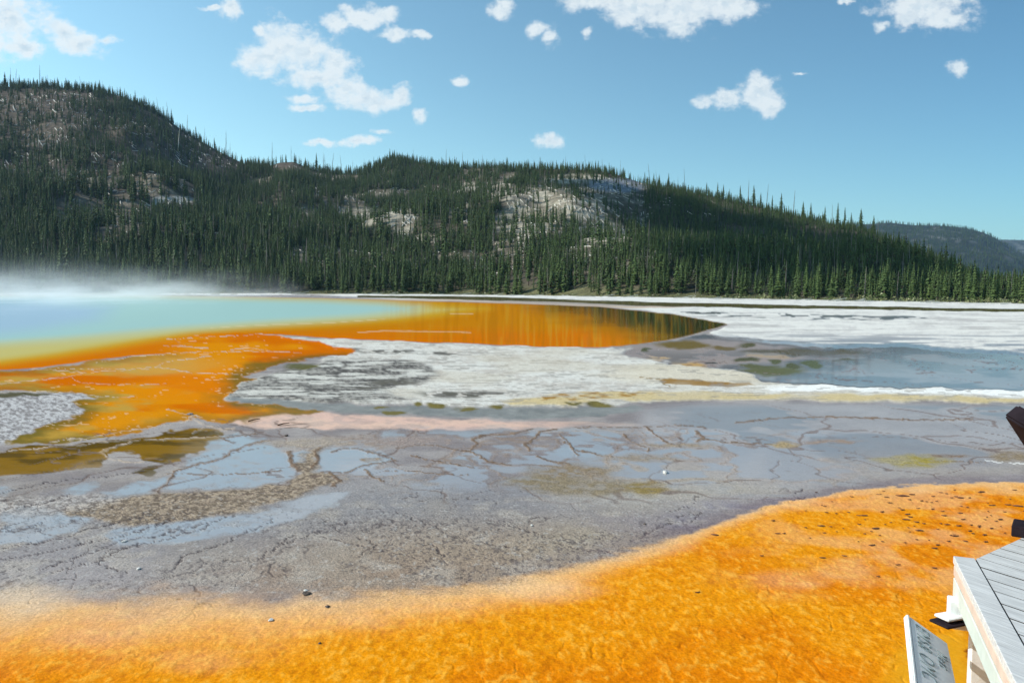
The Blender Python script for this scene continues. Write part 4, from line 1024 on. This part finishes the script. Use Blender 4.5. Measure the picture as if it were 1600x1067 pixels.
# ------------------------------------------------------------------ low slanted trail sign
sg = bpy.data.objects.new('trail_sign', None); C.objects.link(sg)
sg['label'] = 'small white slanted sign with engraved lettering beside the boardwalk, lower right'; sg['category'] = 'sign'
hS = 1.80; P1 = at(1420.5, 962, H - hS); P3 = at(1432.5, 1067, H - hS)
Ld = (P3 - P1).normalized(); side = Vector((-Ld.y, Ld.x, 0))
if side.x < 0: side = -side
Sd = (side * .1068 + Vector((0, 0, -.0665))).normalized(); Nn = Ld.cross(Sd)
if Nn.z < 0: Nn = -Nn
W_, Lg, Tk = .228, 1.05, .022
BODY = simple('shaded_sign_white', (.74, .78, .80), .5, .04, 15, col2=(.66, .70, .72))  # shade put into the colour: face greyer than the sunlit edge
EDGEW = simple('sunlit_sign_white', (.80, .82, .80), .5, .04, 15)  # same board white, lightened for the edge turned to the sun
m3x = Matrix((Ld, Sd, Nn)).transposed().to_4x4(); m3x.translation = P1; sg.matrix_world = m3x
bm_ = bmesh.new(); bmesh.ops.create_cube(bm_, size=1, matrix=Matrix.Translation((Lg / 2, W_ / 2, -Tk / 2)) @ Matrix.Diagonal((Lg, W_, Tk, 1)))
bmesh.ops.bevel(bm_, geom=bm_.edges[:], offset=.006, segments=2, affect='EDGES')
me = bpy.data.meshes.new('board'); bm_.to_mesh(me); bm_.free(); me.materials.append(BODY); link('board', me, sg)
bm_ = bmesh.new(); bmesh.ops.create_cube(bm_, size=1, matrix=Matrix.Translation((Lg / 2, -.007, -Tk / 2 - .002)) @ Matrix.Diagonal((Lg, .018, Tk + .012, 1)))
bmesh.ops.bevel(bm_, geom=bm_.edges[:], offset=.005, segments=2, affect='EDGES')
me = bpy.data.meshes.new('edge_strip'); bm_.to_mesh(me); bm_.free(); me.materials.append(EDGEW); link('edge_strip', me, sg)
INK = simple('engraved_letter', (.22, .28, .29), .6, .1, 20)
def text(body, x, y, size):
    cu_ = bpy.data.curves.new('lettering', 'FONT'); cu_.body = body; cu_.size = size; cu_.extrude = .0015; cu_.offset = -.0012
    cu_.space_character = 1.15
    t_ = bpy.data.objects.new('lettering', cu_); C.objects.link(t_)
    bpy.context.view_layer.update()
    me = bpy.data.meshes.new_from_object(t_); bpy.data.objects.remove(t_)
    me.materials.clear(); me.materials.append(INK)
    o = link('lettering', me, sg); o.location = (x, y, .0022); o.rotation_euler = (math.pi, 0, 0); o.scale = (1, 1, 1)
    # face up on the board: letters run along its length
    o.rotation_euler = (0, 0, 0); o.scale = (1, -1, 1) if False else (1, 1, 1)
    return o
text('EMS& OMC', .045, .032, .120)
text('Mezt', .22, .142, .088)
box('post', P1 + Ld * .70 + Sd * .13 + Vector((0, 0, -.36)), .06, .06, .62, (0, 0, ang), DARK, None).name = 'sign_post'
pst = bpy.data.objects['sign_post']; mw = pst.matrix_world.copy()
pst.parent = sg; bpy.context.view_layer.update()
pst.matrix_parent_inverse = sg.matrix_world.inverted()

# ------------------------------------------------------------------ slanted wayside panel at the right edge
pn = bpy.data.objects.new('wayside_panel', None); C.objects.link(pn)
pn['label'] = 'dark brown slanted display panel on a post at the right edge'; pn['category'] = 'display panel'
pb = at(1606, 842, DZ); pn.location = pb
dist = pb.y
A0 = at(1567, 648, H - (648 - 454) / F * (dist - .1)) ; A1 = at(1586, 625, H - (625 - 454) / F * (dist + .12))
def pt(px, py, y):   # point on the line of sight at depth y
    d = ray(px, py); return Vector((0, 0, H)) + d * (y / d.y)
A0 = pt(1567, 648, dist - .02); A1 = pt(1583, 627, dist + .0)
ud = (pt(1640, 692, dist - .35) - A0).normalized()
vd = (A1 - A0); vd = (vd - ud * vd.dot(ud)); th_ = vd.length; vd.normalize(); nd = ud.cross(vd).normalized()
if nd.y < 0: nd = -nd
mm = Matrix((ud, vd, nd)).transposed().to_4x4(); mm.translation = A0
bm_ = bmesh.new(); bmesh.ops.create_cube(bm_, size=1, matrix=mm @ Matrix.Translation((.33, th_ / 2, .40)) @ Matrix.Diagonal((.66, th_, .8, 1)))
bmesh.ops.bevel(bm_, geom=bm_.edges[:], offset=.014, segments=2, affect='EDGES')
me = bpy.data.meshes.new('panel_frame'); bm_.to_mesh(me); bm_.free(); me.materials.append(DARK)
o = link('panel_frame', me, pn); o.location = -pb
q = pt(1612, 680, dist)
bx_ = box('post', Vector((.18, .16, (q.z - DZ) / 2)), .10, .10, q.z - DZ - .06, (0, 0, .4), DARK, pn)
box('base_block', Vector((.075, .07, .035)), .20, .22, .07, (0, 0, .95), DARK, pn)

# ------------------------------------------------------------------ stones, sticks, flakes
STN = simple('dark_stone', (.10, .075, .06), .8, .3, 30, bump=.4); STL = simple('pale_stone', (.62, .60, .55), .8, .15, 30, bump=.4)
def stone(px, py, wpx, mat, label, flat=.5):
    q = at(px, py); s = wpx / F * q.y / 2
    bm_ = bmesh.new(); bmesh.ops.create_icosphere(bm_, subdivisions=2, radius=1)
    r_ = random.Random(int(px * 7 + py))
    ph = [r_.uniform(0, 6) for _ in range(6)]
    for v in bm_.verts:
        c = v.co; k = 1 + .22 * math.sin(3 * c.x + ph[0]) + .18 * math.sin(4 * c.y + ph[1]) + .15 * math.sin(5 * c.z + ph[2])
        v.co = Vector((c.x * k, c.y * k * 1.1, c.z * k * flat))
    bmesh.ops.scale(bm_, vec=(s, s, s), verts=bm_.verts)
    me = bpy.data.meshes.new('stone'); bm_.to_mesh(me); bm_.free(); me.materials.append(mat)
    o = link('stone', me, label=label, category='stone'); o.location = (q.x, q.y, s * flat * .5)
    return o
stone(479, 928, 11, STN, 'dark brown stone on the blurred line between grey flat and orange mat')
stone(478, 922.5, 6, STL, 'small white stone lying against the dark stone at the mat edge')
stone(511, 948, 7, STN, 'small dark stone just inside the orange mat, right of the white-capped one')
stone(499, 1005, 5, STN, 'tiny dark pebble alone on the bright orange mat near the bottom')
stone(424, 969, 8, STL, 'tan pebble on the pale orange mat left of the dark stones')
stone(1040, 739, 9, STL, 'white-topped pebble on the grey-brown flat in the middle distance')
stone(831, 821, 5, STL, 'small pale pebble on the brown flat above the orange mat')
stone(1007, 819, 5, STN, 'small dark pebble by the dark stain above the orange mat')
stone(297, 648, 11, simple('grey_stone', (.30, .26, .25), .8, .3, 30, bump=.4), 'grey rock where the orange run-off meets the pale rim', .35)
stone(447, 681, 6, STN, 'black pebble on the pale sand below the pink band')
stone(216, 889, 7, STL, 'thin white chip on the grey flat near the left')
stone(195, 846, 7, STL, 'white chip lying on a dark crack at the left')
stone(1161, 928, 8, STN, 'lone dark lump half way across the orange mat', .3) if False else None
def stick(px, py, px2, py2, wd, mat, label, z=.02):
    a = at(px, py); b = at(px2, py2); me = tube_mesh('stick', [((0, 0, 0), tuple((b - a) * .5 + Vector((0, 0, .01))), wd, wd * .9), (tuple((b - a) * .5 + Vector((0, 0, .01))), tuple(b - a), wd * .9, wd * .5)], mat, n=6)
    o = link('stick', me, label=label, category='stick'); o.location = (a.x, a.y, z)
BRK = simple('dark_bark', (.16, .085, .05), .9, .2, 20)
stick(388, 660, 406, 656, .012, BRK, 'short brown stick on the pink rib, nearest the orange water')
stick(434, 666, 452, 662.5, .012, BRK, 'brown stick on the pink rib, right of the other stick')
# curled dark mat flakes
flk = [(1090,926,9),(1117,836,12),(1283,822,12),(1368,826,14),(1215,834,9),(1225,834,6),(1390,786,8),(1410,775,20),(1425,773,10),(1208,814,7),(1418,804,10),(1415,812,12),(1432,816,8),(1436,829,12),(1362,852,12),(1460,857,10),(1403,883,9),(1372,901,7),(1465,852,8),(1458,776,7),(1500,778,12),(1533,769,14),(1550,790,12),(1575,789,10),(1590,791,16),(1500,802,8),(1515,830,8),(1520,834,6),(1480,820,9),(1498,822,10),(1494,838,10),(1540,847,8),(1457,796,6),(1350,806,12),(1341,806,6),(1319,869,8),(1285,872,10),(1190,869,7),(1490,838,6),(1563,812,10),(1549,826,8),(1378,800,8),(1460,888,9),(1585,766,8),(1410,797,8),(1422,808,8),(1475,806,8),(1505,812,9),(1530,822,7),(1538,836,9),(1508,846,7),(1482,846,8),(1470,770,6),(1440,783,7),(1385,777,9)]
V_ = []; F_ = []
for (px, py, wpx) in flk + [(RND.uniform(1250, 1600), RND.uniform(765, 850), RND.uniform(3, 6)) for _ in range(70)]:
    q = at(px, py); s = wpx / F * q.y
    nseg = 4; b = len(V_); ph = RND.uniform(-.35, .35); dpt = s * RND.uniform(.15, .38)
    for i in range(nseg + 1):
        t = i / nseg - .5; wv = dpt * (1 - (2 * t) ** 2) * .5 + .004
        cxx = q.x + t * s * math.cos(ph); cyy = q.y + t * s * math.sin(ph) + RND.uniform(-.3, .3) * dpt
        V_ += [(cxx, cyy - wv, .006), (cxx, cyy, .010 + wv * .25), (cxx, cyy + wv, .008)]
    for i in range(nseg):
        for j in range(2): F_.append((b + i * 3 + j, b + i * 3 + 3 + j, b + i * 3 + 4 + j, b + i * 3 + 1 + j))
me = bpy.data.meshes.new('mat_flakes'); me.from_pydata(V_, [], F_); me.materials.append(simple('dried_mat_flake', (.17, .07, .035), .8, .3, 40))
link('mat_flakes', me, kind='stuff', label='dark curled flakes of dried mat on the orange ground')
# driftwood and stumps along the far shore
V_ = []; F_ = []
for _ in range(160):
    px = RND.uniform(380, 1600) if _ % 3 else RND.uniform(420, 900); rr = float(np.interp(px, r0t[:, 0], r0t[:, 1])) * RND.uniform(.93, .995); a = (px - 800) / F
    y = rr / math.sqrt(1 + a * a); x = a * y; an = RND.uniform(-.5, .5); l = RND.uniform(.4, 2.2)
    tube(V_, F_, (x - math.cos(an) * l, y, .08), (x + math.cos(an) * l, y + math.sin(an), RND.uniform(.1, .9) if RND.random() < .3 else .15), .12, .07, n=4)
me = bpy.data.meshes.new('driftwood'); me.from_pydata(V_, [], F_); me.materials.append(DM)
link('driftwood', me, kind='stuff', label='bleached driftwood scattered along the far shore under the forest')
# understory bushes at the forest foot
V_ = []; F_ = []
for _ in range(1500):
    px = RND.uniform(-60, 1640); rr = float(np.interp(px, r0t[:, 0], r0t[:, 1])) * RND.uniform(.985, 1.03); a = (px - 800) / F
    if RND.random() > .35 + .65 * (1 if 560 < px < 760 or 300 < px < 420 else 0): continue
    y = rr / math.sqrt(1 + a * a); x = a * y; s = RND.uniform(.35, 1.1)
    for k in range(14):
        b = len(V_); c = Vector((x + RND.gauss(0, .5) * s, y + RND.gauss(0, .5) * s, abs(RND.gauss(.4, .35)) * s + .1))
        for j in range(3): V_.append(tuple(c + Vector((RND.uniform(-.35, .35), RND.uniform(-.35, .35), RND.uniform(-.3, .35))) * s))
        F_.append((b, b + 1, b + 2))
mu, nt, p = material('meadow_leaf'); nt.put(p.inputs['Base Color'], nt.mix(nt.range(nt.noise(nt.new('ShaderNodeNewGeometry').outputs['Position'], .4, 2), .4, .6), (.10, .13, .04, 1), (.20, .20, .08, 1)))
me = bpy.data.meshes.new('undergrowth'); me.from_pydata(V_, [], F_); me.materials.append(mu)
link('undergrowth', me, kind='stuff', label='low green undergrowth along the foot of the forest')

# ------------------------------------------------------------------ steam over the hot water
def volume_box(name, x0, x1, y0, y1, z0, z1, mat):
    Vb = np.array([(x, y, z) for z in (z0, z1) for (x, y) in ((x0, y0), (x1, y0), (x1, y1), (x0, y1))], float)
    Fb = np.array([(3, 2, 1, 0), (4, 5, 6, 7), (0, 1, 5, 4), (1, 2, 6, 5), (2, 3, 7, 6), (3, 0, 4, 7)])
    return link(name, mesh_np(name, Vb, Fb, [mat], smooth=False), kind='stuff')
ms = bpy.data.materials.new('steam'); ms.use_nodes = True; nt = NT(ms.node_tree); nt.n.remove(nt.n['Principled BSDF'])
pv = nt.new('ShaderNodeVolumePrincipled'); pv.inputs['Color'].default_value = (.93, .97, 1, 1); pv.inputs['Anisotropy'].default_value = .3
Ps = nt.new('ShaderNodeNewGeometry').outputs['Position']
s3 = nt.new('ShaderNodeSeparateXYZ'); nt.l.new(Ps, s3.inputs[0])
nz = nt.noise(nt.scale3(Ps, .10, .06, .26), 1.0, 5, .62)
hfall = nt.math('POWER', nt.math('SUBTRACT', 1.0, nt.math('DIVIDE', s3.outputs[2], 9.5), clamp=True), 3.2)
# thins out to the right: distance from the hot centre of the pool
dxr = nt.range(nt.math('ADD', s3.outputs[0], nt.math('MULTIPLY', s3.outputs[1], .16)), -62, -20, 1, 0)
yf = nt.range(s3.outputs[1], 40, 110, 0, 1)
den = nt.math('MULTIPLY', nt.math('MULTIPLY', hfall, nt.range(nz, .45, .70)), nt.math('MULTIPLY', dxr, yf))
nt.put(pv.inputs['Density'], nt.math('MULTIPLY', den, .085)); nt.l.new(pv.outputs[0], nt.n['Material Output'].inputs['Volume'])
st = volume_box('steam', -190, 12, 38, 235, .05, 9.5, ms); st['label'] = 'white steam drifting low over the blue hot spring'

mz = bpy.data.materials.new('haze'); mz.use_nodes = True; nt = NT(mz.node_tree); nt.n.remove(nt.n['Principled BSDF'])
pv = nt.new('ShaderNodeVolumePrincipled'); pv.inputs['Color'].default_value = (.45, .70, 1, 1); pv.inputs['Density'].default_value = .00005; pv.inputs['Anisotropy'].default_value = .2
nt.l.new(pv.outputs[0], nt.n['Material Output'].inputs['Volume'])
USE_HAZE = True
if USE_HAZE: volume_box('haze', -5900, 5900, -2600, 8600, -1.3, 520, mz)
